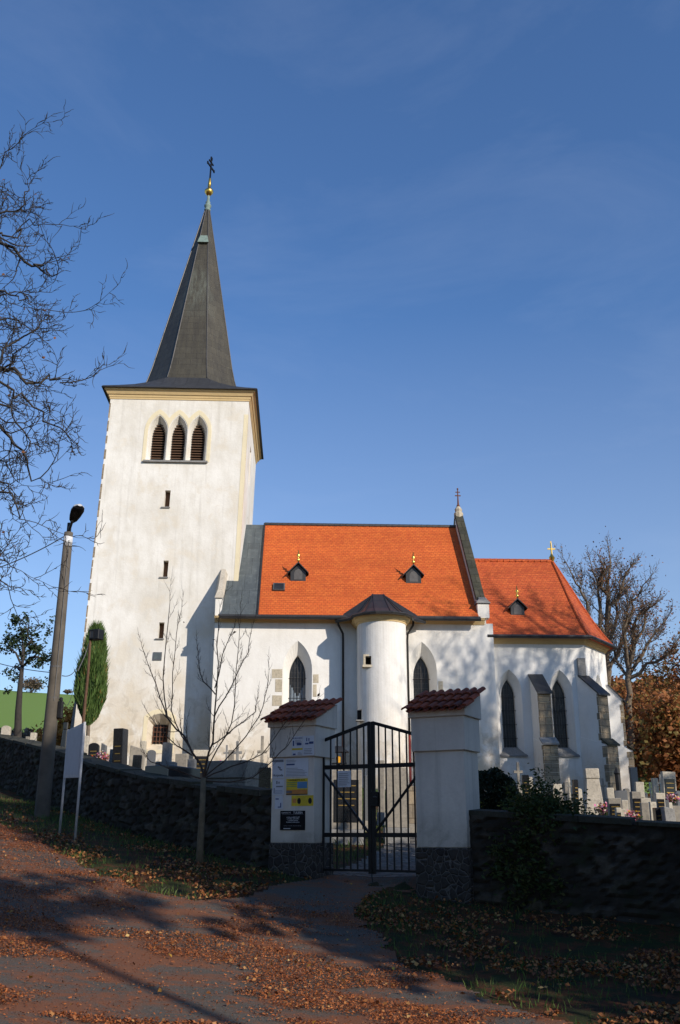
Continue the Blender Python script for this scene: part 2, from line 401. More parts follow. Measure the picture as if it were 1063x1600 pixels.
plain('ink_blue', (.05, .08, .22), .7, bs=0); plain('ink_black', (.02, .02, .022), .7, bs=0); plain('ink_grey', (.22, .22, .24), .7, bs=0)
plain('ink_yellow', (.72, .52, .03), .6, bs=0); plain('ink_green', (.3, .38, .1), .7, bs=0); plain('ink_orange', (.6, .24, .06), .7, bs=0); plain('ink_white', (.7, .7, .7), .7, bs=0)
plain('sky_print', (.1, .25, .45), .6, bs=0)
plain('sign_black', (.008, .008, .009), .7, 0, .15, bs=0)
plain('terracotta', (.45, .11, .05), .8)
plain('red_paint', (.3, .03, .02), .5)
plain('candle_red', (.45, .02, .02), .3); plain('brass', (.5, .33, .1), .35, .8)
plain('wire_black', (.02, .02, .02), .6)
m = NT('cap_tiles', .75, .3)
c = m.ramp(m.rnd(), [(0, (.22, .045, .016)), (.5, (.34, .065, .02)), (.8, (.12, .035, .022)), (1, (.44, .09, .025))])
c = m.mix(m.ramp(m.noise(m.coord('Pos'), 9, 5, .7), [(.5, 0), (.68, .75)]), c, (.045, .042, .03)); m.col(c); m.bump(m.noise(m.coord('Pos'), 30, 3), .3, .01)
def rubble(name, cols, mortar, sc=3.2, mw=.05, bs=.8, z=1.4):
    m = NT(name, .9, .2); p = m.mp(m.coord('Pos'), (1, 1, z))
    wn = m.n('TexNoise'); wn.inputs['Scale'].default_value = 3; wn.inputs['Detail'].default_value = 4; m.l(p, wn.inputs['Vector'])
    sc_ = m.n('VectorMath', operation='SCALE'); m.l(wn.outputs['Color'], sc_.inputs[0]); sc_.inputs[3].default_value = .16
    ad = m.n('VectorMath', operation='ADD'); m.l(p, ad.inputs[0]); m.l(sc_.outputs[0], ad.inputs[1])
    v = m.n('TexVoronoi', feature='DISTANCE_TO_EDGE'); v.inputs['Scale'].default_value = sc; m.l(ad.outputs[0], v.inputs['Vector'])
    v2 = m.n('TexVoronoi'); v2.inputs['Scale'].default_value = sc; m.l(ad.outputs[0], v2.inputs['Vector'])
    c = m.ramp(m.sep(v2.outputs['Color'], 0), [(0, cols[0]), (.5, cols[1]), (1, cols[2])])
    fine = m.noise(m.coord('Pos'), 14, 6, .7); c = m.mix(m.ramp(fine, [(.4, 0), (.8, .6)]), c, [x * .5 for x in cols[0]])
    e = m.ramp(v.outputs['Distance'], [(0, 0), (mw, 1)]); c = m.mix(e, mortar, c)
    m.col(c); m.bump(m.math('ADD', m.ramp(v.outputs['Distance'], [(0, 0), (mw * 2.4, 1)]), m.math('MULTIPLY', fine, .5)), bs, .06)
rubble('rubble_wall', [(.024, .02, .016), (.036, .031, .025), (.06, .05, .04)], (.022, .019, .016), 4.2, .035, 1.0, 1.7)
rubble('plinth_stone', [(.035, .03, .028), (.05, .044, .038), (.06, .052, .045)], (.15, .135, .12), 8.5, .06, .6, 1)
rubble('cobbles', [(.12, .11, .1), (.16, .15, .13), (.2, .18, .15)], (.05, .045, .035), 4.5, .07, .7, 1)
def leafmat(name, stops, trans=.35, rough=.6, drift=0):
    m = NT(name, rough, .25); f = m.rnd()
    if drift: f = m.math('ADD', m.math('MULTIPLY', f, .5), m.math('MULTIPLY', m.ramp(m.noise(m.coord('Pos'), drift, 4, .6), [(.35, 0), (.68, 1)]), .5))
    c = m.ramp(f, stops); m.col(c)
    tr = m.n('BsdfTranslucent'); m.l(c, tr.inputs[0]); mx = m.n('MixShader'); mx.inputs[0].default_value = trans
    out = m.t.nodes['Material Output']; m.l(m.b.outputs[0], mx.inputs[1]); m.l(tr.outputs[0], mx.inputs[2]); m.l(mx.outputs[0], out.inputs[0])
leafmat('litter_leaf', [(0, (.15, .042, .014)), (.35, (.3, .088, .026)), (.75, (.42, .135, .04)), (.95, (.48, .18, .06)), (1, (.52, .28, .11))], .1)
leafmat('verge_leaf', [(0, (.12, .04, .018)), (.35, (.22, .075, .026)), (.75, (.34, .14, .045)), (.95, (.42, .22, .08)), (1, (.5, .33, .12))], .1)
leafmat('yellow_leaf', [(0, (.3, .13, .03)), (.5, (.5, .28, .04)), (1, (.6, .42, .07))], .2)
leafmat('grass_blade', [(0, (.04, .075, .018)), (.6, (.07, .13, .025)), (.9, (.12, .17, .04)), (1, (.2, .16, .06))], .25)
leafmat('autumn_leaf', [(0, (.1, .045, .02)), (.3, (.22, .08, .028)), (.55, (.34, .13, .04)), (.75, (.19, .16, .05)), (1, (.42, .24, .07))], .3, .6, .35)
leafmat('orange_leaf', [(0, (.3, .1, .02)), (.6, (.45, .2, .04)), (1, (.5, .3, .06))], .3)
leafmat('dark_leaf', [(0, (.012, .022, .008)), (.6, (.022, .04, .014)), (1, (.04, .06, .02))], .15)
leafmat('green_leaf', [(0, (.025, .045, .012)), (.6, (.05, .08, .02)), (1, (.1, .1, .03))], .25)
leafmat('juniper', [(0, (.04, .08, .02)), (.5, (.08, .135, .03)), (.93, (.12, .19, .05)), (1, (.25, .15, .04))], .15)
leafmat('box_leaf', [(0, (.008, .016, .006)), (1, (.02, .035, .012))], .1)
leafmat('flower_mix', [(0, (.6, .03, .08)), (.3, (.7, .2, .4)), (.6, (.75, .7, .65)), (.8, (.7, .35, .02)), (1, (.5, .02, .02))], .2)
leafmat('flower_orange', [(0, (.75, .2, .02)), (.6, (.8, .4, .03)), (1, (.08, .14, .03))], .2)
leafmat('dull_leaf', [(0, (.08, .06, .045)), (1, (.17, .13, .09))], .2)
leafmat('brown_twig_leaf', [(0, (.1, .04, .02)), (.6, (.2, .08, .03)), (1, (.25, .13, .05))], .2)
plain('bark_dark', (.05, .042, .035), .95, var=.5, sc=12); plain('bark_pale', (.17, .135, .085), .9, var=.5, sc=9); plain('bark_brown', (.19, .145, .1), .95, var=.5, sc=10)
plain('twig', (.075, .05, .035), .9)

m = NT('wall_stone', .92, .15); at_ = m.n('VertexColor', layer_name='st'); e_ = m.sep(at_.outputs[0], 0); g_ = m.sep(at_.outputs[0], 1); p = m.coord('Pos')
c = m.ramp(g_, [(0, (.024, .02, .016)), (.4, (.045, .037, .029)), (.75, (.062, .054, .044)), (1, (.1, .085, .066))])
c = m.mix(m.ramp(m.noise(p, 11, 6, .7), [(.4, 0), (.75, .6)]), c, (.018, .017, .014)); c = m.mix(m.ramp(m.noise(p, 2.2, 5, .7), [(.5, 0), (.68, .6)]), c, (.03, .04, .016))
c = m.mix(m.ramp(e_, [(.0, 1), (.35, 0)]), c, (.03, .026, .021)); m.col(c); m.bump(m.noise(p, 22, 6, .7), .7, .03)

# ------------------------------------------------------------ ground, road, path, hill
def grass_soil(name, g1, g2, soil, k0, k1, litter=None):
    m = NT(name, .95, .1); p = m.coord('Pos')
    c = m.mix(m.noise(p, 3.5, 5), g1, g2)
    c = m.mix(m.ramp(m.noise(p, .9, 6, .7), [(k0, 0), (k1, 1)]), c, soil)
    if litter: c = m.mix(m.ramp(m.noise(p, 2.4, 8, .75), [(.47, 0), (.56, .85)]), c, litter)
    c = m.mix(m.ramp(m.noise(p, 25, 4, .7), [(.35, 0), (.8, .5)]), c, [x * .5 for x in soil])
    m.col(c); m.bump(m.noise(p, 18, 6, .7), .8, .04)
grass_soil('verge_soil', (.028, .04, .015), (.04, .052, .018), (.04, .028, .018), .45, .6, (.12, .045, .022))
grass_soil('field_green', (.15, .245, .055), (.18, .275, .07), (.13, .12, .045), .62, .85)
def sheet(name, mat, inside, x0, x1, y0, y1, st, dz, kind='structure'):
    xs = np.arange(x0, x1 + st, st); ys = np.arange(y0, y1 + st, st)
    X, Y = np.meshgrid(xs, ys); Z = ground(X, Y) + dz
    cx = (X[:-1, :-1] + st / 2); cy = (Y[:-1, :-1] + st / 2); ok = inside(cx, cy)
    nx = len(xs); I, J = np.nonzero(ok); a = I * nx + J
    F4 = np.stack([a, a + 1, a + 1 + nx, a + nx], 1); us, inv = np.unique(F4, return_inverse=True); F4 = inv.reshape(-1, 4)
    V = np.stack([X.ravel(), Y.ravel(), Z.ravel()], 1)[us]
    me = bpy.data.meshes.new(name); me.from_pydata(V.tolist(), [], F4.tolist()); me.materials.append(M[mat])
    me.polygons.foreach_set('use_smooth', [True] * len(me.polygons))
    o = bpy.data.objects.new(name, me); C.objects.link(o); o['kind'] = kind; return o
def axis(segs):
    r = []
    for a, b, st in segs: r += list(np.arange(a, b, st))
    return np.array(r + [segs[-1][1]])
xs = axis([(-900, -100, 60), (-100, -30, 5), (-30, -12, 1), (-12, 9, .2), (9, 30, 1), (30, 100, 5), (100, 900, 60)])
ys = axis([(-300, -20, 20), (-20, 6, 1), (6, 24, .2), (24, 36, .5), (36, 80, 2), (80, 1500, 60)])
X, Y = np.meshgrid(xs, ys); Z = ground(X, Y); nx = len(xs)
I, J = np.meshgrid(range(len(ys) - 1), range(nx - 1), indexing='ij'); a = (I * nx + J).ravel()
me = bpy.data.meshes.new('ground'); me.from_pydata(np.stack([X.ravel(), Y.ravel(), Z.ravel()], 1).tolist(), [], np.stack([a, a + 1, a + 1 + nx, a + nx], 1).tolist())
me.materials.append(M['verge_soil']); me.polygons.foreach_set('use_smooth', [True] * len(me.polygons))
o = bpy.data.objects.new('ground', me); C.objects.link(o); o['kind'] = 'structure'
def pip(poly, X, Y):
    poly = np.array(poly); r = np.zeros(X.shape, bool); n = len(poly)
    for i in range(n):
        (x1, y1), (x2, y2) = poly[i], poly[(i + 1) % n]
        c = ((y1 > Y) != (y2 > Y)) & (X < (x2 - x1) * (Y - y1) / (y2 - y1 + 1e-12) + x1); r ^= c
    return r
ROAD = [(-30, 30), (-18, 24)] + [tuple(G(*p)[:2]) for p in [(0, 1288), (110, 1345), (200, 1386), (300, 1410), (380, 1404), (435, 1384)]]
ROAD += [gp(0, .0), gp(0, .6), gp(1.73, .6), gp(1.73, 0)] + [tuple(G(*p)[:2]) for p in [(600, 1390), (562, 1408), (558, 1426), (590, 1470), (660, 1520), (780, 1572), (900, 1605)]]
ROAD += [(5.5, 8.2), (9, 7), (20, 2), (30, -25), (-30, -25)]
def road_in(X, Y):
    j = .3 * (fbm(X * 4, Y * 4, 9) - .47)
    return pip(ROAD, X + j, Y + j)
m = NT('asphalt', .85, .3); p = m.coord('Pos')
c = m.mix(m.noise(p, .8, 5), (.055, .043, .03), (.085, .068, .048)); c = m.mix(m.ramp(m.noise(p, 90, 2), [(.45, 0), (.7, .6)]), c, (.17, .16, .15))
li = m.noise(m.mp(p, (1, 1.6, 1)), 1.1, 9, .72, .4)
c = m.mix(m.ramp(li, [(.45, 0), (.56, .75)]), c, (.2, .066, .022)); c = m.mix(m.ramp(m.noise(p, 30, 5, .7), [(.5, 0), (.75, .4)]), c, (.09, .038, .02))
m.col(c); m.bump(m.math('ADD', m.noise(p, 70, 3), m.math('MULTIPLY', li, 1.5)), .5, .012)
sheet('road', 'asphalt', road_in, -20, 10, -6, 20, .055, .012)
PATH = [gp(-.1, .55), gp(1.83, .55), (2.6, 18), (4.2, 24), (4.4, 34), (2.4, 40), (1, 40), (2, 33), (1.8, 25), (.6, 19.5)]
sheet('path', 'cobbles', lambda X, Y: pip(PATH, X, Y), -1, 6, 14, 41, .1, .018)
# far green hillside behind the churchyard
hx = np.arange(-500, 520, 8.0); hy = np.concatenate([np.arange(66, 240, 6.0), np.arange(240, 420, 20.0)])
X, Y = np.meshgrid(hx, hy)
crest = np.clip(32.6 + .075 * (-78 - X), 28, 44) + 3 * (fbm(X / 90, Y / 90, 3) - .5)
t = np.clip((Y - 66) / 154, 0, 1); Z = 2 + (crest - 2) * (t * .55 + .45 * ss(t)) - .05 * np.maximum(0, Y - 220)
nx = len(hx); I, J = np.meshgrid(range(len(hy) - 1), range(nx - 1), indexing='ij'); a = (I * nx + J).ravel()
me = bpy.data.meshes.new('hill'); me.from_pydata(np.stack([X.ravel(), Y.ravel(), Z.ravel()], 1).tolist(), [], np.stack([a, a + 1, a + 1 + nx, a + nx], 1).tolist())
me.materials.append(M['field_green']); me.polygons.foreach_set('use_smooth', [True] * len(me.polygons))
o = bpy.data.objects.new('hill', me); C.objects.link(o); o['kind'] = 'structure'
def hillz(x, y):
    cr = min(max(32.6 + .075 * (-78 - x), 28), 44) + 3 * (float(fbm(np.array([x / 90]), np.array([y / 90]), 3)[0]) - .5)
    t = min(max((y - 66) / 154, 0), 1); return 2 + (cr - 2) * (t * .55 + .45 * t * t * (3 - 2 * t)) - .05 * max(0, y - 220)

# ------------------------------------------------------------ churchyard walls (outside face on the fence line)
def wall(name, pts, tops, label, thick=.42):
    root = thing(name, label, 'stone wall', (pts[-1 if pts[0][0] < -5 else 0][0], pts[-1 if pts[0][0] < -5 else 0][1], 1.0))
    ox, oy, oz = root.location; body = MB(); cap = MB(); P = []; rs = np.random.RandomState(4)
    for (a, b, ta, tb) in zip(pts[:-1], pts[1:], tops[:-1], tops[1:]):
        L = math.hypot(b[0] - a[0], b[1] - a[1]); n = max(1, int(L / .35))
        for k in range(n): t = k / n; P.append((a[0] + (b[0] - a[0]) * t, a[1] + (b[1] - a[1]) * t, ta + (tb - ta) * t))
    P.append((*pts[-1], tops[-1]))
    nrm = []
    for i in range(len(P)):
        a = P[max(i - 1, 0)]; b = P[min(i + 1, len(P) - 1)]; dx, dy = b[0] - a[0], b[1] - a[1]; l = math.hypot(dx, dy); nrm.append((-dy / l, dx / l))
    # dense front face with real stones standing out of the joints
    Q = []; nn = []; U = []; u_ = 0
    for i in range(len(P) - 1):
        a, b = P[i], P[i + 1]; ln = math.hypot(b[0] - a[0], b[1] - a[1]); k = max(1, int(ln / .07))
        for q in range(k): t = q / k; Q.append([a[c] + (b[c] - a[c]) * t for c in range(3)]); nn.append([nrm[i][c] + (nrm[i + 1][c] - nrm[i][c]) * t for c in range(2)]); U.append(u_ + ln * t)
        u_ += ln
    Q.append(list(P[-1])); nn.append(list(nrm[-1])); U.append(u_)
    Q = np.array(Q); nn = np.array(nn); U = np.array(U); ZB = ground(Q[:, 0] - nn[:, 0] * .3, Q[:, 1] - nn[:, 1] * .3) - .35; NV = 30
    T_ = np.linspace(0, 1, NV)[None, :]; VV = ZB[:, None] + (Q[:, 2] - ZB)[:, None] * T_; UU = np.repeat(U[:, None], NV, 1)
    wx = UU + .12 * (fbm(UU * 2, VV * 2, 41) - .5); wy = VV + .1 * (fbm(UU * 2.3, VV * 2.3, 43) - .5)
    gx, gy = wx / .27, wy / .14; ix, iy = np.floor(gx), np.floor(gy); F1 = np.full(gx.shape, 9.); F2 = np.full(gx.shape, 9.); RN = np.zeros(gx.shape)
    for dx in (-1, 0, 1):
        for dy in (-1, 0, 1):
            cx_, cy_ = ix + dx, iy + dy; px_ = cx_ + .5 + .75 * (_h(cx_, cy_, 1) - .5) + .5 * (cy_ % 2 - .5); py_ = cy_ + .5 + .6 * (_h(cx_, cy_, 2) - .5)
            d = np.hypot(gx - px_, (gy - py_)); near = d < F1; F2 = np.where(near, F1, np.minimum(F2, d)); RN = np.where(near, _h(cx_, cy_, 3), RN); F1 = np.where(near, d, F1)
    E = F2 - F1; dsp = .035 * ss(E / .25) + .03 * RN * ss(E / .2) - .02 + .02 * (fbm(UU * 9, VV * 9, 47) - .5)
    XX = Q[:, 0:1] - nn[:, 0:1] * dsp - ox; YY = Q[:, 1:2] - nn[:, 1:2] * dsp - oy; n_u = len(Q)
    vs = np.stack([XX, YY, VV - oz], 2).reshape(-1, 3).tolist(); fs = []
    for i in range(n_u - 1):
        for k in range(NV - 1): a = i * NV + k; fs.append((a, a + NV, a + NV + 1, a + 1))
    b0 = len(vs)                                    # top, back and ends
    for i in range(n_u): vs += [[Q[i, 0] + nn[i, 0] * thick - ox, Q[i, 1] + nn[i, 1] * thick - oy, Q[i, 2] - oz], [Q[i, 0] + nn[i, 0] * thick - ox, Q[i, 1] + nn[i, 1] * thick - oy, ZB[i] - oz]]
    for i in range(n_u - 1): fs += [(i * NV + NV - 1, (i + 1) * NV + NV - 1, b0 + 2 * i + 2, b0 + 2 * i), (b0 + 2 * i, b0 + 2 * i + 2, b0 + 2 * i + 3, b0 + 2 * i + 1)]
    fs += [tuple(range(0, NV)) + (b0, b0 + 1), tuple((n_u - 1) * NV + k for k in range(NV)) + (b0 + 2 * (n_u - 1), b0 + 2 * n_u - 1)]
    me = bpy.data.meshes.new('wall_body'); me.from_pydata(vs, [], fs); me.materials.append(M['wall_stone'])
    ca = me.color_attributes.new('st', 'FLOAT_COLOR', 'POINT'); cdt = np.ones((len(vs), 4), np.float32) * .5; cdt[:b0, 0] = E.ravel(); cdt[:b0, 1] = RN.ravel(); ca.data.foreach_set('color', cdt.ravel())
    fixn(me); bo_ = bpy.data.objects.new('wall_body', me); C.objects.link(bo_); bo_.parent = root
    i = 0
    while i < len(P) - 2:                           # flat coping slabs, uneven
        st = 2 + int(rs.rand() * 2); j = min(i + st, len(P) - 1)
        a, b = P[i], P[j]; na, nb = nrm[i], nrm[j]; dz = .05 * (rs.rand() - .5)
        def cor(p, n_, s, z): return (p[0] - ox + n_[0] * s, p[1] - oy + n_[1] * s, p[2] - oz + z)
        g = .02; a2 = tuple(a[k] + (b[k] - a[k]) * g for k in range(3)); b2 = tuple(b[k] - (b[k] - a[k]) * g for k in range(3))
        lo = -.045 + .02 * (rs.rand() - .5)
        bot = [cor(a2, na, lo, -.012), cor(b2, nb, lo, -.012), cor(b2, nb, thick + .04, -.012), cor(a2, na, thick + .04, -.012)]
        top = [cor(a2, na, lo, .06 + dz), cor(b2, nb, lo, .06 + dz), cor(b2, nb, thick + .04, .09 + dz), cor(a2, na, thick + .04, .09 + dz)]
        cap.hexa(bot, top); i = j
    cap.build('coping', 'dark_coping', root)
    return root
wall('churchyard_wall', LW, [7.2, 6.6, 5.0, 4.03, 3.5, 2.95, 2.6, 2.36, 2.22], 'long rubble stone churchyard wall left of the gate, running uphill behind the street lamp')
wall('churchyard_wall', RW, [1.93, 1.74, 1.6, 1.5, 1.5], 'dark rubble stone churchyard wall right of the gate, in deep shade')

# ------------------------------------------------------------ gate pillars
RP = Matrix.Rotation(-AL, 4, 'Z')
def pillar(t0, w_, zb, plinth, tr1, tr2, ztop, label):
    d = .62; o = gp(t0, 0); root = thing('gate_pillar', label, 'gate pillar', (o[0], o[1], zb), -AL, 'gate pillars')
    z = lambda v: v - zb
    MB().box(-.02, w_ + .02, -.02, d + .02, -.4, z(plinth)).build('plinth', 'plinth_stone', root, bevel=.012)
    MB().box(0, w_, 0, d, z(plinth), z(tr1)).build('shaft', 'pillar_plaster', root, bevel=.01)
    MB().box(-.035, w_ + .035, -.035, d + .035, z(tr1), z(tr2)).build('collar', 'pillar_plaster', root, bevel=.008)
    h = MB(); e = .065; rise = ztop - tr2 - .1
    prof = [(-e, z(tr2)), (d + e, z(tr2)), (d + e, z(tr2) + .1 + rise), (-e, z(tr2) + .1)]
    h.extrude([(-e, y, zz) for y, zz in prof], (w_ + 2 * e, 0, 0)); h.build('head', 'pillar_plaster', root, bevel=.008)
    # barrel tiles laid front to back, three courses
    rf = MB(); rnd = random.Random(int(t0 * 10) + 3)
    ang = atan2(rise, d + 2 * e); L = (d + 2 * e + .14) / cos(ang); nt_ = 7; pitch = (w_ + .17) / nt_
    for row in range(3):
        u0 = -.1 + row * L / 3.0; u1 = u0 + L / 3.0 + .06
        for k in range(nt_ + 1):
            for kind in (0, 1):
                xc = -.085 + (k + (.5 if kind else 0)) * pitch
                if kind and k == nt_: continue
                r = pitch * .34 if not kind else pitch * .3; seg = 6; pa, pb = [], []
                jit = (rnd.random() - .5) * .012; lift = .018 + row * .008 + (0 if kind else .02)
                for s in range(seg + 1):
                    th = pi * s / seg; dx = -cos(th) * r; dz = sin(th) * r * (.75 if not kind else -.5)
                    for lst, u, dl in ((pa, u0, .022), (pb, u1, 0)):
                        yy = -e + u * cos(ang) - (lift + dl + dz) * sin(ang); zz = z(tr2) + .1 + u * sin(ang) + (lift + dl + dz) * cos(ang)
                        lst.append(Vector((xc + dx * (1.05 if lst is pa else .92) + jit, yy, zz)))
                b0 = len(rf.v); up = Vector((0, sin(ang), -cos(ang))) * .014
                rf.v += [tuple(q) for q in pa] + [tuple(q) for q in pb] + [tuple(q + up) for q in pa] + [tuple(q + up) for q in pb]
                n = seg + 1
                for s in range(seg):
                    rf.f += [(b0 + s, b0 + s + 1, b0 + n + s + 1, b0 + n + s), (b0 + 2 * n + s, b0 + 3 * n + s, b0 + 3 * n + s + 1, b0 + 2 * n + s + 1), (b0 + s, b0 + 2 * n + s, b0 + 2 * n + s + 1, b0 + s + 1), (b0 + n + s, b0 + n + s + 1, b0 + 3 * n + s + 1, b0 + 3 * n + s)]
                    rf.m += [0] * 4
                rf.f += [(b0, b0 + n, b0 + 3 * n, b0 + 2 * n), (b0 + seg, b0 + 2 * n + seg, b0 + 3 * n + seg, b0 + n + seg)]; rf.m += [0, 0]
    rf.build('tile_roof', 'cap_tiles', root, uv=False)
    return root
PL = pillar(-.78, .78, 1.12, 1.52, 2.83, 3.31, 3.72, 'white gate pillar left of the iron gate, with posters and a black sign')
PR = pillar(1.727, .79, .92, 1.47, 2.84, 3.34, 3.74, 'bare white gate pillar right of the iron gate, streaked plaster and no posters')

def text_obj(name, s, size, mat, parent, loc, rot=(pi / 2, 0, 0), ext=.002, align='CENTER', sx=1):
    cu = bpy.data.curves.new(name, 'FONT'); cu.body = s; cu.size = size; cu.extrude = ext; cu.align_x = align; cu.resolution_u = 3
    t = bpy.data.objects.new(name, cu); C.objects.link(t); bpy.context.view_layer.update()
    me = bpy.data.meshes.new_from_object(t.evaluated_get(bpy.context.evaluated_depsgraph_get())); bpy.data.objects.remove(t)
    me.materials.clear(); me.materials.append(M[mat]); o = bpy.data.objects.new(name, me); C.objects.link(o); o.parent = parent
    o.location = loc; o.rotation_euler = rot; o.scale = (sx, 1, 1); return o
# posters: photo pixels -> pillar-front coordinates
def pf(px, py, off=0.0):
    r = ray(px, py); n = Vector((-sin(AL), -cos(AL), 0)); o = Vector((*gp(0, 0), 0)) + n * off
    k = (o.dot(n)) / (r[0] * n.x + r[1] * n.y); p = Vector((r[0] * k, r[1] * k, EZ + r[2] * k))
    d = Vector((cos(AL), -sin(AL), 0)); return ((p - o).dot(d), p.z)
rn = random.Random(8)
def poster(name, x0, y0, x1, y1, base, label, items, off=.0, cat='poster', grp=None, thick=.004):
    (a, zt), (b, zb_) = pf(x0, y0, off), pf(x1, y1, off); g = gp(a, -off - .001)
    root = thing(name, label, cat, (g[0], g[1], zb_), -AL, grp); W = b - a; H = zt - zb_
    MB().box(0, W, -thick, 0, 0, H).build('sheet' if cat == 'poster' else 'plate', base, root, uv=False)
    for it in items:
        if it[0] == 'T':
            _, s, fx, fz, sz, mt = it; text_obj('lettering', s, sz * H, mt, root, (fx * W, -thick - .0015, fz * H), ext=.001)
        else:
            if it[0] == 'printed_picture':
                for (u0, v0, u1, v1) in it[2]: MB().box(u0 * W, u1 * W, -thick - .0022, -thick + .001, v0 * H, v1 * H).build(it[0], it[1], root, uv=False)
                continue
            mb = MB()
            for (u0, v0, u1, v1) in it[2]: mb.box(u0 * W, u1 * W, -thick - .0022, -thick + .001, v0 * H, v1 * H)
            mb.build(it[0], it[1], root, uv=False)
    return root
def lines(n, u0, u1, v0, v1, fill=.35, ragged=.3):
    r = []; st = (v1 - v0) / n
    for i in range(n): r.append((u0, v0 + i * st, u1 - rn.random() * ragged * (u1 - u0), v0 + i * st + st * fill))
    return r
PO = 'posters pasted on the left gate pillar'
poster('poster', 457, 1151, 473, 1180, 'paper', 'small white notice with yellow bar, upper left on the pillar collar', [('T', 'MORAVSKÁ', .5, .86, .12, 'ink_blue'), ('printed_picture', 'ink_blue', [(.08, .5, .2, .78), (.45, .52, .9, .66), (.1, .02, .35, .1)]), ('printed_text', 'ink_grey', lines(4, .3, .95, .6, .84) + lines(3, .55, .95, .03, .2)), ('colour_bar', 'ink_yellow', [(0, .28, 1, .38)])], .035, grp=PO)
poster('poster', 474, 1150, 491, 1180, 'paper', 'pale blue notice with dark drawing, upper right on the pillar collar', [('printed_picture', 'ink_blue', [(.3, .72, .38, .9), (.5, .74, .58, .88), (.2, .56, .5, .64), (.55, .58, .95, .7)]), ('printed_text', 'ink_grey', lines(4, .1, .9, .08, .4))], .035, grp=PO)
poster('poster', 426, 1185, 444, 1216, 'paper', 'white notice with a small dark bird emblem, left edge below the collar', [('printed_picture', 'ink_grey', [(.05, .8, .95, .92), (.6, .42, .72, .56), (.48, .5, .6, .6), (.68, .38, .85, .45)]), ('T', 'Hospoda', .5, .1, .17, 'ink_black')], grp=PO)
poster('poster', 447, 1185, 482, 1213, 'paper', 'wide white notice with fine print under the collar', [('heading', 'ink_blue', [(.04, .62, .4, .7)]), ('printed_text', 'ink_grey', lines(3, .04, .5, .78, .94) + lines(6, .04, .96, .05, .52, .25, .5))], grp=PO)
poster('poster', 427, 1218, 444, 1242, 'paper', 'faded bluish notice with line drawings at the left edge', [('printed_picture', 'ink_grey', [(.3, .7, .42, .9), (.5, .72, .6, .85), (.3, .5, .9, .58), (.1, .1, .16, .45)]), ('printed_text', 'ink_blue', lines(3, .2, .9, .1, .35, .2))], grp=PO)
poster('poster', 448, 1217, 481, 1241, 'ink_yellow', 'colourful advertising poster with green stripes and a small landscape picture', [('stripes', 'ink_green', [(.02, .72, .5, .78), (.02, .6, .5, .66), (.02, .48, .5, .54)]), ('picture', 'sky_print', [(.52, .38, .98, .8)]), ('band', 'ink_orange', [(.02, .04, .98, .3)]), ('caption', 'ink_grey', [(.0, .08, .28, .24)]), ('lower_bar', 'ink_black', [(0, -.02, 1, .03)]), ('T', 'KAMENICTVÍ ALFA', .5, .85, .15, 'ink_black')], grp=PO)
poster('poster', 430, 1243, 442, 1264, 'paper', 'small torn white notice with a blue curved mark, lower left edge', [('printed_picture', 'ink_blue', [(.1, .7, .5, .78), (.7, .15, .82, .45), (.4, .1, .8, .18)])], grp=PO)
poster('poster', 456, 1243, 490, 1259, 'ink_yellow', 'bright yellow sticker strip with two round black emblems', [('emblem', 'ink_black', [(.3, .2, .4, .75), (.27, .3, .43, .62)]), ('emblem', 'ink_black', [(.8, .2, .9, .75), (.77, .3, .93, .62)]), ('lettering', 'ink_orange', [(.06, .3, .22, .7)])], grp=PO)
poster('advertising_sign', 439, 1267, 477, 1297, 'sign_black', 'black rectangular stonemason sign with white lettering, lowest on the left pillar', [('T', 'KAMENICTVÍ', .24, .86, .1, 'ink_white'), ('T', 'TULEBA', .72, .84, .17, 'ink_white'), ('underline', 'ink_grey', [(.06, .8, .95, .812)]), ('T', 'výroba pomníků, hrobů\na hrobek z přírodního\ni umělého kamene\nbroušení a sekání písma', .52, .64, .085, 'ink_white'), ('T', 'opravy a montáž, doprava zdarma', .5, .2, .08, 'ink_grey'), ('white_strip', 'ink_white', [(.14, .06, .42, .1)])], cat='sign', thick=.012)

# ------------------------------------------------------------ wrought iron gate
g0 = gp(0, .30); root = thing('iron_gate', 'black two-leaf iron bar gate with peaked top, closed between the pillars', 'gate', (g0[0], g0[1], 1.08), -AL)
def gate_leaf(sgn):
    L = .86; pass
    mb = MB(); fr = MB(); X = lambda u: (u if sgn > 0 else 1.727 - u)
    ztop = lambda u: 2.02 + (.24) * (u / L)
    def bx(u0, u1, y0, y1, z0, z1): a, b = sorted((X(u0), X(u1))); fr.box(a, b, y0, y1, z0, z1)
    def slant(ua, za, ub, zb, h=.055, t=.012):
        a, b = X(ua), X(ub); pts = [(a, -t, za - h / 2), (b, -t, zb - h / 2), (b, -t, zb + h / 2), (a, -t, za + h / 2)]; fr.extrude(pts, (0, 2 * t, 0))
    slant(.012, ztop(0), L - .03, ztop(L)); 
    bx(.02, L - .03, -.014, .014, 1.56, 1.625); bx(.02, L - .03, -.014, .014, .53, .595); bx(.02, L - .03, -.014, .014, .03, .065)
    slant(.03, 1.50, L - .04, .585, .05, .02)
    bx(.0, .03, -.018, .018, .0, ztop(0)); bx(L - .058, L - .002, -.022, .022, .0, ztop(L) + .02)
    fr.build('leaf_frame', 'iron', root, bevel=.003)
    for k in range(1, 7):
        u = .02 + (L - .07) * k / 6.65; zt = ztop(u)
        mb = MB().box(X(u) - .0105, X(u) + .0105, -.0095, .0095, .05, zt); mb.build('bar', 'iron', root, uv=False)
gate_leaf(1); gate_leaf(-1)
lk = MB().box(.865, .98, -.05, .03, .98, 1.2).build('lock_box', 'iron', root, bevel=.006)
MB().tube([(.93, -.06, 1.12), (.93, -.085, 1.12), (.995, -.088, 1.118)], .01, 6).build('handle', 'lead', lk)
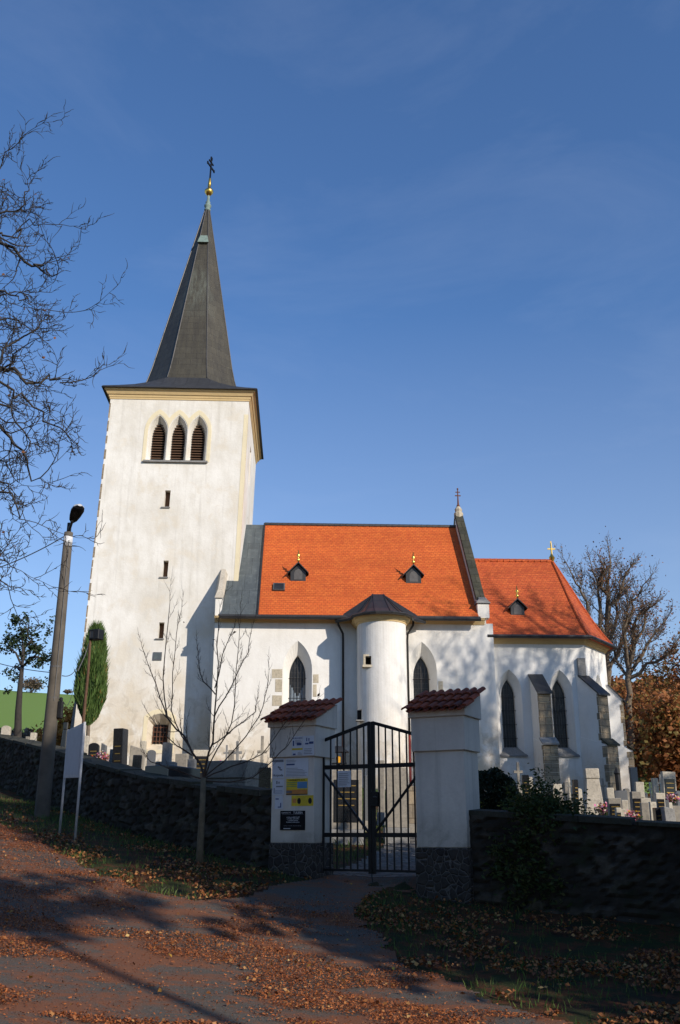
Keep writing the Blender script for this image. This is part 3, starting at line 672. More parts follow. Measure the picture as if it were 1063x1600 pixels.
MB().tube([(.86, -.03, .1), (.87, -.035, -.04), (.885, -.04, -.12)], .008, 5).build('drop_bolt', 'iron', root)
gs = gp(.405, .26); sg = thing('notice_plate', 'small white notice plate hanging under the middle rail of the gate', 'notice', (gs[0], gs[1], 2.36), -AL)
MB().box(-.115, .115, -.006, 0, 0, .25).build('plate', 'paper', sg, uv=False)
mb = MB()
for q in lines(7, -.095, .095, .03, .23, .3, .25): mb.box(q[0], q[2], -.009, -.004, q[1], q[3])
mb.build('printed_text', 'ink_grey', sg, uv=False)
for xx in (-.07, .07): MB().tube([(xx, -.003, .24), (xx, 0, .32)], .003, 4).build('hanging_wire', 'iron', sg)

# ------------------------------------------------------------ the church (local frame: x along the nave, y away from the camera)
CH = thing('church', 'white plastered village church with tall tower, orange tiled roofs and round stair turret', 'church', (0, 42, 0), YAW)
def arch_pts(cx, hw, z0, zs, za, n=8):             # pointed-arch outline (x,z), bottom-left first, counter-clockwise seen from the front
    h = za - zs; R = (hw * hw + h * h) / (2 * hw); pts = [(cx - hw, z0), (cx + hw, z0)]
    amax = math.asin(min(1, h / R))
    for i in range(n + 1): t = amax * i / n; pts.append((cx + hw - R + R * cos(t), zs + R * sin(t)))
    for i in range(n - 1, -1, -1): t = amax * i / n; pts.append((cx - hw + R - R * cos(t), zs + R * sin(t)))
    return pts
def frustum(front, back, y0, y1, tf=None):         # two matching (x,z) outlines -> solid between y0 and y1
    f = [(x, y0, z) for x, z in front]; b = [(x, y1, z) for x, z in back]
    mb = MB().hexa(f, b)
    if tf: mb.xf(tf)
    return mb
lean = lambda x, y, z: (x + .025 * (z - 22), y, z)
ty = 1.55; TX0, TX1, TD = -11.32, -4.48, 8.6; TC = (-7.9, ty + TD / 2)
# tower wall with real openings
t = MB().box(TX0, TX1, ty, ty + TD, 1, 22.05)
TW = t.xf(lean).build('tower_wall', ['tower_plaster', 'wood'], CH)
cuts = []
BL = [(-8.83, .37), (-7.86, .37), (-6.89, .37)]
un = lambda x, z: x - .025 * (z - 22)
for cx, hw in BL:
    c = frustum(arch_pts(cx, hw + .1, 18.78, 20.3, 21.2), arch_pts(cx, hw - .09, 18.98, 20.05, 20.84), ty - .02, ty + .5, lean); cuts.append(c)
SL = [(-8.1, 16.4, 17.25, .13), (-7.9, 12.95, 13.75, .12), (-7.85, 10.05, 10.8, .12)]
for cx, z0, z1, hw in SL: cuts.append(MB().box(cx - hw, cx + hw, ty - .1, ty + .5, z0, z1).xf(lean))
cuts.append(frustum([(-8.1, 5.1), (-7.05, 5.1), (-7.05, 6.45), (-7.3, 6.62), (-7.57, 6.68), (-7.85, 6.62), (-8.1, 6.45)], [(-7.9, 5.4), (-7.25, 5.4), (-7.25, 6.2), (-7.4, 6.22), (-7.57, 6.23), (-7.74, 6.22), (-7.9, 6.2)], ty - .02, ty + .55, lean))
# openings on the east side of the tower
cuts.append(MB().box(TX1 - .5, TX1 + .1, 4.6, 5.5, 18.9, 20.9).xf(lean)); cuts.append(MB().box(TX1 - .5, TX1 + .1, 5.6, 5.85, 16.2, 17.3).xf(lean))
apply_bool(TW, cuts)
for i, (cx, hw) in enumerate(BL):                  # louvres
    ins = arch_pts(cx, hw - .08, 18.97, 20.05, 20.84); lb = MB(); lb.mi = 1
    lb.extrude([(x, ty + .47, z) for x, z in ins], (0, .02, 0)); lb.mi = 0
    for k in range(14):
        z = 19.0 + k * .135; ww = hw - .08
        if z > 20.1: ww *= sqrt(max(.03, 1 - ((z - 20.1) / .78) ** 2))
        lb.hexa([(cx - ww, ty + .3, z), (cx + ww, ty + .3, z), (cx + ww, ty + .44, z + .09), (cx - ww, ty + .44, z + .09)], [(cx - ww, ty + .3, z + .03), (cx + ww, ty + .3, z + .03), (cx + ww, ty + .44, z + .12), (cx - ww, ty + .44, z + .12)])
    lb.xf(lean).build('belfry_louvre', ['wood', 'dark_void'], TW)
# cream band round the three arches
xs_ = np.linspace(-9.5, -6.22, 90); env = []
def arcz(x, cx, hw, zs, za):
    h = za - zs; R = (hw * hw + h * h) / (2 * hw); d = abs(x - cx)
    if d > hw: return -9
    return zs + sqrt(max(0, R * R - (R - hw + d) ** 2))
for x in xs_: env.append((x, max(max(arcz(x, cx, .67, 20.35, 21.5) for cx, _ in BL), 20.3)))
band = MB().extrude([(-9.5, ty - .018, 18.74)] + [(x, ty - .018, z) for x, z in env] + [(-6.22, ty - .018, 18.74)], (0, .022, 0))
bo = band.xf(lean).build('arch_surround', 'cream_pale', TW); apply_bool(bo, [frustum(arch_pts(cx, hw + .13, 18.7, 20.3, 21.24), arch_pts(cx, hw + .13, 18.7, 20.3, 21.24), ty - .2, ty + .3, lean) for cx, hw in BL])
MB().box(-9.42, -6.3, ty - .12, ty + .02, 18.68, 18.77).xf(lean).build('sill', 'grey_stone', TW)
for cx, z0, z1, hw in SL:
    wd = MB().box(cx - hw + .002, cx + hw - .002, ty + .3, ty + .34, z0 + .01, z1 - .01).xf(lean).build('slit_window', 'wood', TW)
    MB().box(cx - hw - .12, cx + hw + .02, ty - .07, ty + .12, z0 - .05, z0 + .006).xf(lean).build('sill', 'grey_stone', wd) if False else MB().box(cx - hw - .12, cx + hw + .04, ty - .07, ty - .001, z0 - .05, z0).xf(lean).build('window_sill', 'grey_stone', TW)
# barred ground floor window
wb = MB().box(-7.91, -7.24, ty + .52, ty + .54, 5.39, 6.24).xf(lean)
for k in range(5): wb.tube([lean(-7.87 + k * .148, ty + .44, 5.4), lean(-7.87 + k * .148, ty + .44, 6.2)], .016, 5, 1)
for k in range(4): wb.tube([lean(-7.9, ty + .425, 5.5 + k * .2), lean(-7.25, ty + .425, 5.5 + k * .2)], .014, 5, 1)
wb.build('barred_window', ['dark_void', 'rust'], TW)
sr = frustum([(-8.28, 4.95), (-6.87, 4.95), (-6.87, 6.55), (-7.2, 6.8), (-7.57, 6.88), (-7.95, 6.8), (-8.28, 6.55)], [(-8.28, 4.95), (-6.87, 4.95), (-6.87, 6.55), (-7.2, 6.8), (-7.57, 6.88), (-7.95, 6.8), (-8.28, 6.55)], ty - .015, ty + .004, lean).build('window_surround', 'cream_pale', TW)
apply_bool(sr, [frustum([(-8.1, 5.1), (-7.05, 5.1), (-7.05, 6.45), (-7.3, 6.62), (-7.57, 6.68), (-7.85, 6.62), (-8.1, 6.45)], [(-8.1, 5.1), (-7.05, 5.1), (-7.05, 6.45), (-7.3, 6.62), (-7.57, 6.68), (-7.85, 6.62), (-8.1, 6.45)], ty - .2, ty + .2, lean)])
pq = MB().box(-8.12, -7.72, ty - .04, ty - .001, 9.05, 9.42).xf(lean).build('wall_plaque', 'grey_granite', TW)
MB().box(-8.08, -7.76, ty - .048, ty - .039, 9.1, 9.37).xf(lean).build('plaque_panel', 'zinc', pq)
# corner strip, side buttress, cornice
z = 8.0; rr = random.Random(2)
while z < 21.6:
    h_ = .35 + rr.random() * .5; w__ = .02 + rr.random() * .06; MB().box(TX0 - .02, TX0 + w__, ty - .008, ty + .3, z, z + h_ - .03).xf(lean).build('corner_stone', 'ashlar', TW); z += h_ + rr.random() * .3
MB().hexa([(-12.35, 4.4, 2), (-11.4, 4.4, 2), (-11.4, 6.4, 2), (-12.35, 6.4, 2)], [(-12.05, 4.5, 8.6), (-11.4, 4.5, 9.3), (-11.4, 6.3, 9.3), (-12.05, 6.3, 8.6)]).xf(lean).build('side_buttress', 'grey_stone', TW)
MB().box(TX1 - .2, TX1 + .006, ty - .012, ty - .001, 11, 21.3).box(TX1 + .0015, TX1 + .012, ty - .012, ty + .22, 11, 21.3).xf(lean).build('corner_strip', 'cream_pale', TW)
cn = MB()
def ring(e, z): return [(TX0 - e, ty - e, z), (TX1 + e, ty - e, z), (TX1 + e, ty + TD + e, z), (TX0 - e, ty + TD + e, z)]
for a, b, z0, z1 in ((.03, .05, 22.02, 22.12), (.07, .1, 22.12, 22.24), (.14, .24, 22.24, 22.42), (.28, .3, 22.42, 22.52)): cn.hexa(ring(a, z0), ring(b, z1))
cn.xf(lean).build('cornice', 'cream_render', CH)
# lower roof and octagonal spire
cx, cy = TC; H8 = 2.5; A8 = H8 * tan(pi / 8)
oct_ = [(-A8, -H8), (A8, -H8), (H8, -A8), (H8, A8), (A8, H8), (-A8, H8), (-H8, A8), (-H8, -A8)]
wx, wy = (TX1 - TX0) / 2 + .42, TD / 2 + .42
sq = [(-wx, -wy), (wx, -wy), (wx, -wy), (wx, wy), (wx, wy), (-wx, wy), (-wx, wy), (-wx, -wy)]
lr = MB(); L_ = []
for t_, z in ((0, 22.5), (.02, 22.58), (.25, 22.86), (.5, 23.2), (.75, 23.63), (1, 24.16)): L_.append([(cx + s[0] * (1 - t_) + q[0] * t_, cy + s[1] * (1 - t_) + q[1] * t_, z) for s, q in zip(sq, oct_)])
for A, B in zip(L_[:-1], L_[1:]):
    for i in range(8):
        j = (i + 1) % 8; pts = [A[i], A[j], B[j], B[i]]
        if A[i] == A[j]: pts = [A[i], B[j], B[i]]
        lr.poly(pts)
lr.poly([L_[0][0], L_[0][2], L_[0][4], L_[0][6]])
lr.xf(lean).build('tower_roof', 'lower_metal', CH)
sp = MB(); prof = [(1, 24.16), (.93, 24.75), (.86, 25.5), (.05, 36.3)]
for (s0, z0), (s1, z1) in zip(prof[:-1], prof[1:]):
    for i in range(8):
        j = (i + 1) % 8; sp.poly([(cx + oct_[i][0] * s0, cy + oct_[i][1] * s0, z0), (cx + oct_[j][0] * s0, cy + oct_[j][1] * s0, z0), (cx + oct_[j][0] * s1, cy + oct_[j][1] * s1, z1), (cx + oct_[i][0] * s1, cy + oct_[i][1] * s1, z1)])
SPM = M['spire_metal']
SP = sp.xf(lean).build('spire', 'spire_metal', CH)
rd = MB()
for i in range(8): rd.tube([(cx + oct_[i][0] * s, cy + oct_[i][1] * s, z) for s, z in prof], .035, 5)
rd.xf(lean).build('ridge_rolls', 'dark_metal', SP)
hz0 = 33.6; sc_ = .86 - .81 * (hz0 - 25.5) / 10.8
MB().hexa([(cx - .32, cy - H8 * sc_ - .16, hz0), (cx + .32, cy - H8 * sc_ - .16, hz0), (cx + .25, cy - H8 * sc_ + .1, hz0), (cx - .25, cy - H8 * sc_ + .1, hz0)],
          [(cx - .2, cy - H8 * sc_ + .02, hz0 + .55), (cx + .2, cy - H8 * sc_ + .02, hz0 + .55), (cx + .2, cy - H8 * sc_ + .3, hz0 + .55), (cx - .2, cy - H8 * sc_ + .3, hz0 + .55)]).xf(lean).build('vent_hatch', 'patina', SP)
fn = MB(); ox_, oy_, oz_ = cx, cy, 36.2
fn.lathe([(.16, 0), (.2, .12), (.13, .22), (.21, .34), (.21, .42), (.11, .5), (.15, .62), (.09, .72), (.07, 1.15)], 12, (ox_, oy_, oz_), 0)
fn.lathe([(.08, 1.1), (.15, 1.18), (.26, 1.34), (.26, 1.44), (.15, 1.58), (.09, 1.66), (.1, 1.9), (.07, 2.3), (.04, 2.36)], 12, (ox_, oy_, oz_), 1)
FI = fn.xf(lean).build('finial', ['patina', 'gold'], SP, smooth=True)
cr = MB(); q = radians(70)
def cb(u0, u1, z0, z1, w_=.035):
    d = Vector((cos(q), sin(q), 0)); n = Vector((-sin(q), cos(q), 0)) * w_
    o_ = Vector((ox_, oy_, oz_)); a, b = o_ + d * u0, o_ + d * u1
    cr.hexa([a - n + Vector((0, 0, z0)), b - n + Vector((0, 0, z0)), b + n + Vector((0, 0, z0)), a + n + Vector((0, 0, z0))], [a - n + Vector((0, 0, z1)), b - n + Vector((0, 0, z1)), b + n + Vector((0, 0, z1)), a + n + Vector((0, 0, z1))])
cb(-.04, .04, 2.3, 3.75); cb(-.42, .42, 3.1, 3.19); cb(-.28, .28, 3.42, 3.5); cb(-.09, .09, 3.66, 3.84); cb(-.48, -.4, 3.06, 3.23); cb(.4, .48, 3.06, 3.23)
cr.xf(lean).build('cross', 'iron', SP)

# ---- nave
NX0, NX1, ND = -5.56, 6.88, 9.8
NW = MB().box(NX0, NX1, 0, ND, 1, 10.55).build('nave_wall', 'nave_plaster', CH)
NWIN = [(-1.87, 1), (3.64, 2)]
cuts = []
for cx_, _ in NWIN: cuts.append(frustum(arch_pts(cx_, .66, 5.4, 8.45, 9.75), arch_pts(cx_, .36, 5.8, 8.2, 9.12), -.03, .42)); cuts.append(frustum(arch_pts(cx_, .36, 5.8, 8.2, 9.12), arch_pts(cx_, .36, 5.8, 8.2, 9.12), .38, .75))
apply_bool(NW, cuts)
def lancet(cx_, hw, z0, zs, za, y, parent, tf=None, curtain=False, nb=4, mats=('glass_dark', 'lead', 'iron')):
    g = MB(); g.mi = 0; g.extrude([(x, y, z) for x, z in arch_pts(cx_, hw, z0, zs, za)], (0, .02, 0)); g.mi = 1
    H = za - z0
    for k in range(1, 4): xx = cx_ - hw + 2 * hw * k / 4; g.box(xx - .012, xx + .012, y - .02, y - .001, z0, za - .12 - abs(k - 2) * .3)
    for k in range(int(H / .22)): zz = z0 + .15 + k * .22; ww = hw if zz < zs else hw * max(.1, 1 - (zz - zs) / (za - zs)) ; g.box(cx_ - ww, cx_ + ww, y - .012, y - .002, zz, zz + .012)
    if tf: g.xf(tf)
    G_ = g.build('window', list(mats[:2]), parent)
    gr = MB()
    for k in range(1, nb + 1):
        zz = z0 + (zs - z0) * (k - .35) / nb * 1.08; gr.tube([(cx_ - hw - .14, y - .22, zz), (cx_ + hw + .14, y - .22, zz)], .014, 5)
    for k in range(5): xx = cx_ - hw * .8 + hw * 1.6 * k / 4; gr.tube([(xx, y - .22, z0), (xx, y - .22, zs + (za - zs) * (1 - abs(k - 2) / 2.6))], .01, 5)
    if tf: gr.xf(tf)
    gr.build('window_grille', 'iron', parent)
    if curtain:
        cc = MB()
        for k in range(10):
            x0_ = cx_ - hw + .01 + k * (2 * hw - .02) / 10; x1_ = x0_ + (2 * hw - .02) / 10; yy = y - .006
            cc.hexa([(x0_, yy, z0), ((x0_ + x1_) / 2, yy - .03, z0), (x1_, yy, z0)], [(x0_, yy, zs - .9 + .12 * abs(k - 4.5)), ((x0_ + x1_) / 2, yy - .03, zs - .9 + .12 * abs(k - 4.5)), (x1_, yy, zs - .9 + .12 * abs(k - 4.5))])
        cc.build('window_curtain', 'curtain', parent)
    return G_
for cx_, k in NWIN: lancet(cx_, .35, 5.8, 8.2, 9.11, .6, NW, curtain=(k == 1), nb=3)
# worn stone blocks at the window jambs and corners
def blk(x0, x1, z0, z1, y=0.0): MB().box(x0, x1, y - .012, y - .001, z0, z1).build('jamb_stone', 'pale_stone', NW, bevel=.003)
for z0, h, wl, wr in ((8.05, .42, .42, .3), (7.45, .58, .26, .2), (6.85, .48, .38, .28), (6.45, .3, .26, .3), (5.95, .4, .4, .2), (5.5, .4, .3, .25)):
    blk(-1.87 - .7 - wl, -1.87 - .69 + .03, z0, z0 + h - .03); blk(-1.87 + .69, -1.87 + .69 + wr * .8, z0 - .2, z0 + h - .25)
for z0, h, wr in ((7.2, .8, .2), (6.6, .5, .28), (5.9, .6, .2), (4.7, 1.0, .25)): blk(3.64 + .69, 3.64 + .69 + wr, z0, z0 + h - .04)
for z0, h, wl in ((6.9, .7, .26), (6.3, .5, .2), (5.6, .6, .3), (4.9, .6, .24)): blk(3.64 - .69 - wl, 3.64 - .67, z0, z0 + h - .04)
cn = MB()
for a, b, z0, z1 in ((.05, .07, 10.5, 10.57), (.1, .14, 10.57, 10.66), (.18, .24, 10.66, 10.76)): cn.hexa([(NX0 - .02, -a, z0), (6.5, -a, z0), (6.5, .2, z0), (NX0 - .02, .2, z0)], [(NX0 - .02, -b, z1), (6.5, -b, z1), (6.5, .2, z1), (NX0 - .02, .2, z1)])
cn.build('nave_cornice', 'cream_render', CH)
RY, RZ, EY, EZc = 4.9, 16.66, -.42, 10.62
sl_ = (RZ - EZc) / (RY - EY)
def roofslab(x0, x1, name, mat, dz=0, th=.12, y0=EY, parent=CH):
    n = 14; mb = MB(); pr = []
    for i in range(n + 1):                          # slight sag and sprocketed eaves
        t_ = i / n; y = y0 + (RY - y0) * t_; z = EZc + sl_ * (y - EY) + dz + .10 * max(0, 1 - (y - EY) / 1.0) ** 2 - .03 * sin(pi * t_); pr.append((y, z))
    back = [(2 * RY - y, z) for y, z in reversed(pr[:-1])]
    top = pr + back; bot = [(y, z - th) for y, z in reversed(top)]
    A = top + bot; m_ = len(top)
    for i in range(m_ - 1): mb.poly([(x0, *top[i]), (x1, *top[i]), (x1, *top[i + 1]), (x0, *top[i + 1])])
    for i in range(m_ - 1): mb.poly([(x0, top[i][0], top[i][1] - th), (x1, top[i][0], top[i][1] - th), (x1, top[i + 1][0], top[i + 1][1] - th), (x0, top[i + 1][0], top[i + 1][1] - th)])
    for x in (x0, x1):
        for i in range(m_ - 1): mb.poly([(x, *top[i]), (x, *top[i + 1]), (x, top[i + 1][0], top[i + 1][1] - th), (x, top[i][0], top[i][1] - th)])
    for q_ in (0, m_ - 1): mb.poly([(x0, *top[q_]), (x1, *top[q_]), (x1, top[q_][0], top[q_][1] - th), (x0, top[q_][0], top[q_][1] - th)])
    return mb.build(name, mat, parent)
NR = roofslab(-3.66, 6.2, 'nave_roof', 'roof_tiles')
roofslab(-5.28, -3.68, 'zinc_roof_strip', 'zinc', -.02)
MB().extrude([(-5.3, .02, 10.5), (-5.3, 9.6, 10.5), (-5.3, 4.9, 16.2)], (11.6, 0, 0)).build('roof_core', 'dark_void', NR)
rt = MB()
for k in range(33): x = -3.66 + k * .299; rt.tube([(x, RY, RZ + .0), (x + .31, RY, RZ + .01)], [.11, .095], 7)
rt.build('ridge_tiles', 'dark_metal', NR)
vr = MB()
yy = [EY + (RY - EY) * i / 10 for i in range(11)]
vr.tube([(-3.67, y, EZc + sl_ * (y - EY) + .05 + .10 * max(0, 1 - (y - EY)) ** 2) for y in yy], .045, 6); vr.build('verge_strip', 'dark_metal', NR)
gt = MB(); gt.tube([(-5.35, -.5, 10.66), (6.25, -.5, 10.64)], .085, 8); gt.box(-5.4, 6.25, -.45, -.36, 10.72, 10.78); gt.build('nave_gutter', 'dark_metal', CH)
# east gable parapet with coping, kneeler and finial cross
pb = MB(); zc = lambda y: EZc + sl_ * (y - EY)
pb.extrude([(6.22, -.02, 10.5), (6.22, -.02, 11.55), (6.22, .25, 11.8), (6.22, RY, RZ + .62), (6.22, 2 * RY - .25, 11.8), (6.22, ND, 10.5)], (.36, 0, 0)); PBo = pb.build('gable_parapet', 'white_plaster', CH)
cp = MB(); ncp = 9
for k in range(ncp):
    y0_, y1_ = .1 + (RY - .1) * k / ncp, .1 + (RY - .1) * (k + 1) / ncp - .03; z0_, z1_ = 11.66 + (RZ + .62 - 11.66) * k / ncp, 11.66 + (RZ + .62 - 11.66) * (k + 1) / ncp - .035
    for s in (0, 1):
        Yq = lambda y: y if not s else 2 * RY - y
        cp.hexa([(6.17, Yq(y0_), z0_ + .0), (6.63, Yq(y0_), z0_), (6.63, Yq(y1_), z1_), (6.17, Yq(y1_), z1_)], [(6.2, Yq(y0_), z0_ + .14), (6.6, Yq(y0_), z0_ + .14), (6.6, Yq(y1_), z1_ + .14), (6.2, Yq(y1_), z1_ + .14)])
cp.build('coping', 'dark_coping', PBo)
kn = MB().box(6.2, 6.72, -.16, .3, 10.78, 11.45); kn.build('kneeler', 'white_plaster', PBo)
MB().hexa([(6.13, -.24, 11.45), (6.79, -.24, 11.45), (6.79, .4, 11.45), (6.13, .4, 11.45)], [(6.3, -.1, 11.68), (6.6, -.1, 11.68), (6.6, .4, 11.95), (6.3, .4, 11.95)]).build('kneeler_cap', 'grey_stone', PBo)
ap = MB(); ap.lathe([(.24, 0), (.24, .3), (.17, .36), (.2, .5), (.14, .6), (.07, .68)], 8, (6.4, RY, RZ + .45)); ap.build('apex_stone', 'pale_stone', PBo)
cr = MB(); az = RZ + 1.08; cr.lathe([(.07, 0), (.1, .06), (.05, .16), (.035, .5), (.025, 1.0)], 8, (6.4, RY, az)); cr.box(6.25, 6.55, RY - .02, RY + .02, az + .62, az + .67); cr.box(6.28, 6.52, RY - .02, RY + .02, az + .82, az + .86); cr.blob((6.4, RY, az + 1.02), .05, 8)
cr.build('cross', 'rust', PBo)
# west kneeler standing at the front corner
wk = MB().extrude([(-5.58, -.03, 10.5), (-5.58, -.03, 11.6), (-5.58, 1.54, 13.15), (-5.58, 1.54, 10.5)], (.3, 0, 0)); WK = wk.build('west_parapet', 'white_plaster', CH)
MB().hexa([(-5.62, -.1, 11.6), (-5.2, -.1, 11.6), (-5.2, 1.5, 13.1), (-5.62, 1.5, 13.1)], [(-5.5, .1, 12.05), (-5.3, .1, 12.05), (-5.3, 1.5, 13.35), (-5.5, 1.5, 13.35)]).build('coping_stone', 'sandstone', WK)
# roof dormers
def dormer(xc, yf, tf_z, parent, s=1.0):
    w_, h1, h2 = .36 * s, .42 * s, .82 * s; z0 = tf_z(yf); d = .95
    body = MB().extrude([(xc - w_, yf, z0 - .05), (xc + w_, yf, z0 - .05), (xc + w_, yf, z0 + h1), (xc, yf, z0 + h2 - .06), (xc - w_, yf, z0 + h1)], (0, d, 0)); b = body.build('dormer', 'dark_metal', parent)
    rf = MB()
    for q_ in (-1, 1):
        a = [(xc, z0 + h2), (xc + q_ * (w_ + .13), z0 + h1 - .1)]; 
        pts = [(a[0][0], yf - .14, a[0][1]), (a[1][0], yf - .14, a[1][1]), (a[1][0], yf - .14, a[1][1] + .05), (a[0][0], yf - .14, a[0][1] + .06)]
        rf.extrude(pts, (0, d + .1, 0))
    rf.build('dormer_roof', 'dark_metal', b)
    MB().extrude([(x, yf - .012, z) for x, z in arch_pts(xc, .2 * s, z0 + .04, z0 + .3 * s, z0 + .56 * s, 5)], (0, .01, 0)).build('dormer_shutter', 'lead', b)
    MB().lathe([(.03, 0), (.05, .06), (.09, .14), (.05, .2), (.03, .26), (.1, .36), (.03, .44), (.02, .62)], 8, (xc, yf - .08, z0 + h2 + .02)).build('dormer_finial', 'gold', b, smooth=True)
dormer(-1.9, 1.55, zc, NR); dormer(3.54, 1.5, zc, NR)
yv = 1.15; n_ = Vector((0, -sl_, 1)).normalized(); u_ = Vector((0, 1, sl_)).normalized(); sk = MB(); o_ = Vector((-2.78, yv, zc(yv)))
def slab(mb, cxx, w_, h_, z0, z1, mi=0):
    mb.hexa([o_ + Vector((x, 0, 0)) + u_ * v + n_ * z0 for x, v in ((-w_ + cxx, -h_), (w_ + cxx, -h_), (w_ + cxx, h_), (-w_ + cxx, h_))], [o_ + Vector((x, 0, 0)) + u_ * v + n_ * z1 for x, v in ((-w_ + cxx, -h_), (w_ + cxx, -h_), (w_ + cxx, h_), (-w_ + cxx, h_))], mi)
slab(sk, 0, .27, .27, 0, .08); slab(sk, 0, .22, .22, .08, .09, 1); sk.build('skylight', ['zinc', 'glass_dark'], NR)

# ---- stair turret
tcx, tcy, tr = 1.78, -1.0, 1.05
pts = [(tcx + tr, .1), (tcx + tr, tcy)] + [(tcx + tr * cos(-a * pi / 28), tcy + tr * sin(-a * pi / 28)) for a in range(1, 28)] + [(tcx - tr, tcy), (tcx - tr, .1)]
TU = MB().extrude([(x, y, 1) for x, y in pts], (0, 0, 9.36)).build('turret_wall', 'turret_plaster', CH)
apply_bool(TU, [MB().box(1.0, 1.24, -3, -1.3, 8.35, 8.72), MB().box(.66, .86, -2.6, -1.0, 6.1, 6.55)])
for f in TU.data.polygons: f.use_smooth = False
for (x0, x1, z0, z1, yy_) in ((1.0, 1.24, 8.35, 8.72, -1.62),):
    fr = MB()
    for b_ in ((x0 - .09, x0, z0 - .06, z1 + .08), (x1, x1 + .09, z0 - .06, z1 + .08), (x0, x1, z1, z1 + .08)): fr.box(b_[0], b_[1], yy_ - .22, yy_ + .05, b_[2], b_[3])
    fr.box(x0 - .13, x1 + .12, yy_ - .3, yy_ + .05, z0 - .1, z0); fr.build('turret_window_frame', 'pale_stone', TU)
    MB().box(x0, x1, -1.42, -1.4, z0, z1).build('turret_window', 'dark_void', TU)
MB().box(.68, .86, -1.1, -1.08, 6.1, 6.55).build('turret_window', 'dark_void', TU)
MB().box(.6, .9, -1.72, -1.3, 6.04, 6.09).build('window_sill', 'grey_stone', TU)
cn = MB()
def tring(e, z): return [(tcx + (x - tcx) * (tr + e) / tr, tcy + (y - tcy) * (tr + e) / tr if y < tcy + .01 else y, z) for x, y in pts]
for a, b, z0, z1 in ((.02, .05, 10.2, 10.28), (.08, .16, 10.28, 10.42), (.2, .24, 10.42, 10.5)): cn.hexa(tring(a, z0), tring(b, z1))
cn.build('turret_cornice', 'cream_render', CH)
rf = MB(); apx = [(1.5, .25, 11.92), (1.98, .25, 11.92)]
angs = [200 + i * (340 - 200) / 6 for i in range(7)]
base = [(-.28, .02)] + [(tcx + 1.42 * cos(radians(a)), tcy + .05 + 1.42 * sin(radians(a))) for a in range(185, 356, 24)] + [(tcx + 1.42, tcy + .2)] + [(3.84, .02)]
base = [(-.2, -.38)] + [(tcx - 1.36, tcy + .0)] + [(tcx + 1.4 * cos(radians(a)), tcy + 1.4 * sin(radians(a))) for a in (205, 230, 255, 285, 310, 335)] + [(tcx + 1.36, tcy)] + [(3.76, -.38)]
n_b = len(base); rows = []
for t_, zz in ((0, 10.5), (.18, 10.64), (.42, 10.95), (.7, 11.4), (1, 11.92)):
    row = []
    for i, (x, y) in enumerate(base):
        ax = apx[0] if i < n_b / 2 else apx[1]; z = zz if 0 < i < n_b - 1 else max(zz, 10.62 + (11.92 - 10.62) * t_); row.append((x + (ax[0] - x) * t_, y + (ax[1] - y) * t_, z))
    rows.append(row)
for A, B in zip(rows[:-1], rows[1:]):
    for i in range(n_b - 1): rf.poly([A[i], A[i + 1], B[i + 1], B[i]])
bk = 1.6
rf.poly([rows[-1][0], rows[-1][-1], (1.98, bk, 11.92), (1.5, bk, 11.92)])
for col, ax in ((0, 1.5), (-1, 1.98)):
    e = [r[col] for r in rows]; rf.poly(e + [(ax, bk, 11.92), (e[0][0], bk, 10.6)])
TRo = rf.build('turret_roof', 'dark_metal', CH)
sm = MB()
for i in range(1, n_b - 1): sm.tube([Vector(r[i]) + Vector((0, -.01, .015)) for r in rows], .018, 4)
sm.build('standing_seams', 'dark_metal', TRo)
gt = MB(); gt.tube([(x, y - .04, 10.5) for x, y in base], .07, 7); gt.build('turret_gutter', 'dark_metal', CH)
# downpipes
for x, z1, zb_ in ((.1, 10.5, 5.9), (3.02, 10.5, 5.4)):
    s = 1 if x < 1 else -1
    dp = MB().tube([(x - .22 * s, -.5, z1 + .08), (x - .2 * s, -.46, z1 - .15), (x + .02 * s, -.2, z1 - .5), (x + .03 * s, -.12, z1 - .75), (x + .03 * s, -.12, 5.6)], .05, 8)
    D = dp.build('downpipe', 'dark_metal', CH, smooth=True)
    dp = MB().tube([(x + .03 * s, -.12, 5.62), (x + .03 * s, -.12, 2.0)], .056, 8); dp.build('downpipe_foot', 'rust' if s > 0 else 'red_paint', CH, smooth=True)

# ---- choir
cpts = [(6.3, .55), (11.1, .55), (12.78, 2.75), (12.78, 6.9), (11.1, 9.25), (6.3, 9.25)]
CW = MB().extrude([(x, y, .5) for x, y in cpts], (0, 0, 9.5)).build('choir_wall', 'choir_plaster', CH)
fd = Vector((1.68, 2.2, 0)).normalized(); fo = Vector((11.1, .55, 0)) + fd * 1.5
def tf_diag(x, y, z): n = Vector((-fd.y, fd.x, 0)); p = fo + fd * x + n * y; return (p.x, p.y, z)
cuts = []
CWIN = [(7.6, None), (9.9, None), (0.05, tf_diag)]
for cx_, tf in CWIN:
    y0 = .55 if tf is None else 0
    for f_, b_, a0, a1 in (((.55, 4.85, 7.6, 8.62), (.3, 5.2, 7.45, 8.2), -.03, .45), ((.3, 5.2, 7.45, 8.2), (.3, 5.2, 7.45, 8.2), .42, .8)):
        c = frustum(arch_pts(cx_, *f_), arch_pts(cx_, *b_), y0 + a0, y0 + a1)
        if tf: c.xf(tf)
        cuts.append(c)
apply_bool(CW, cuts)
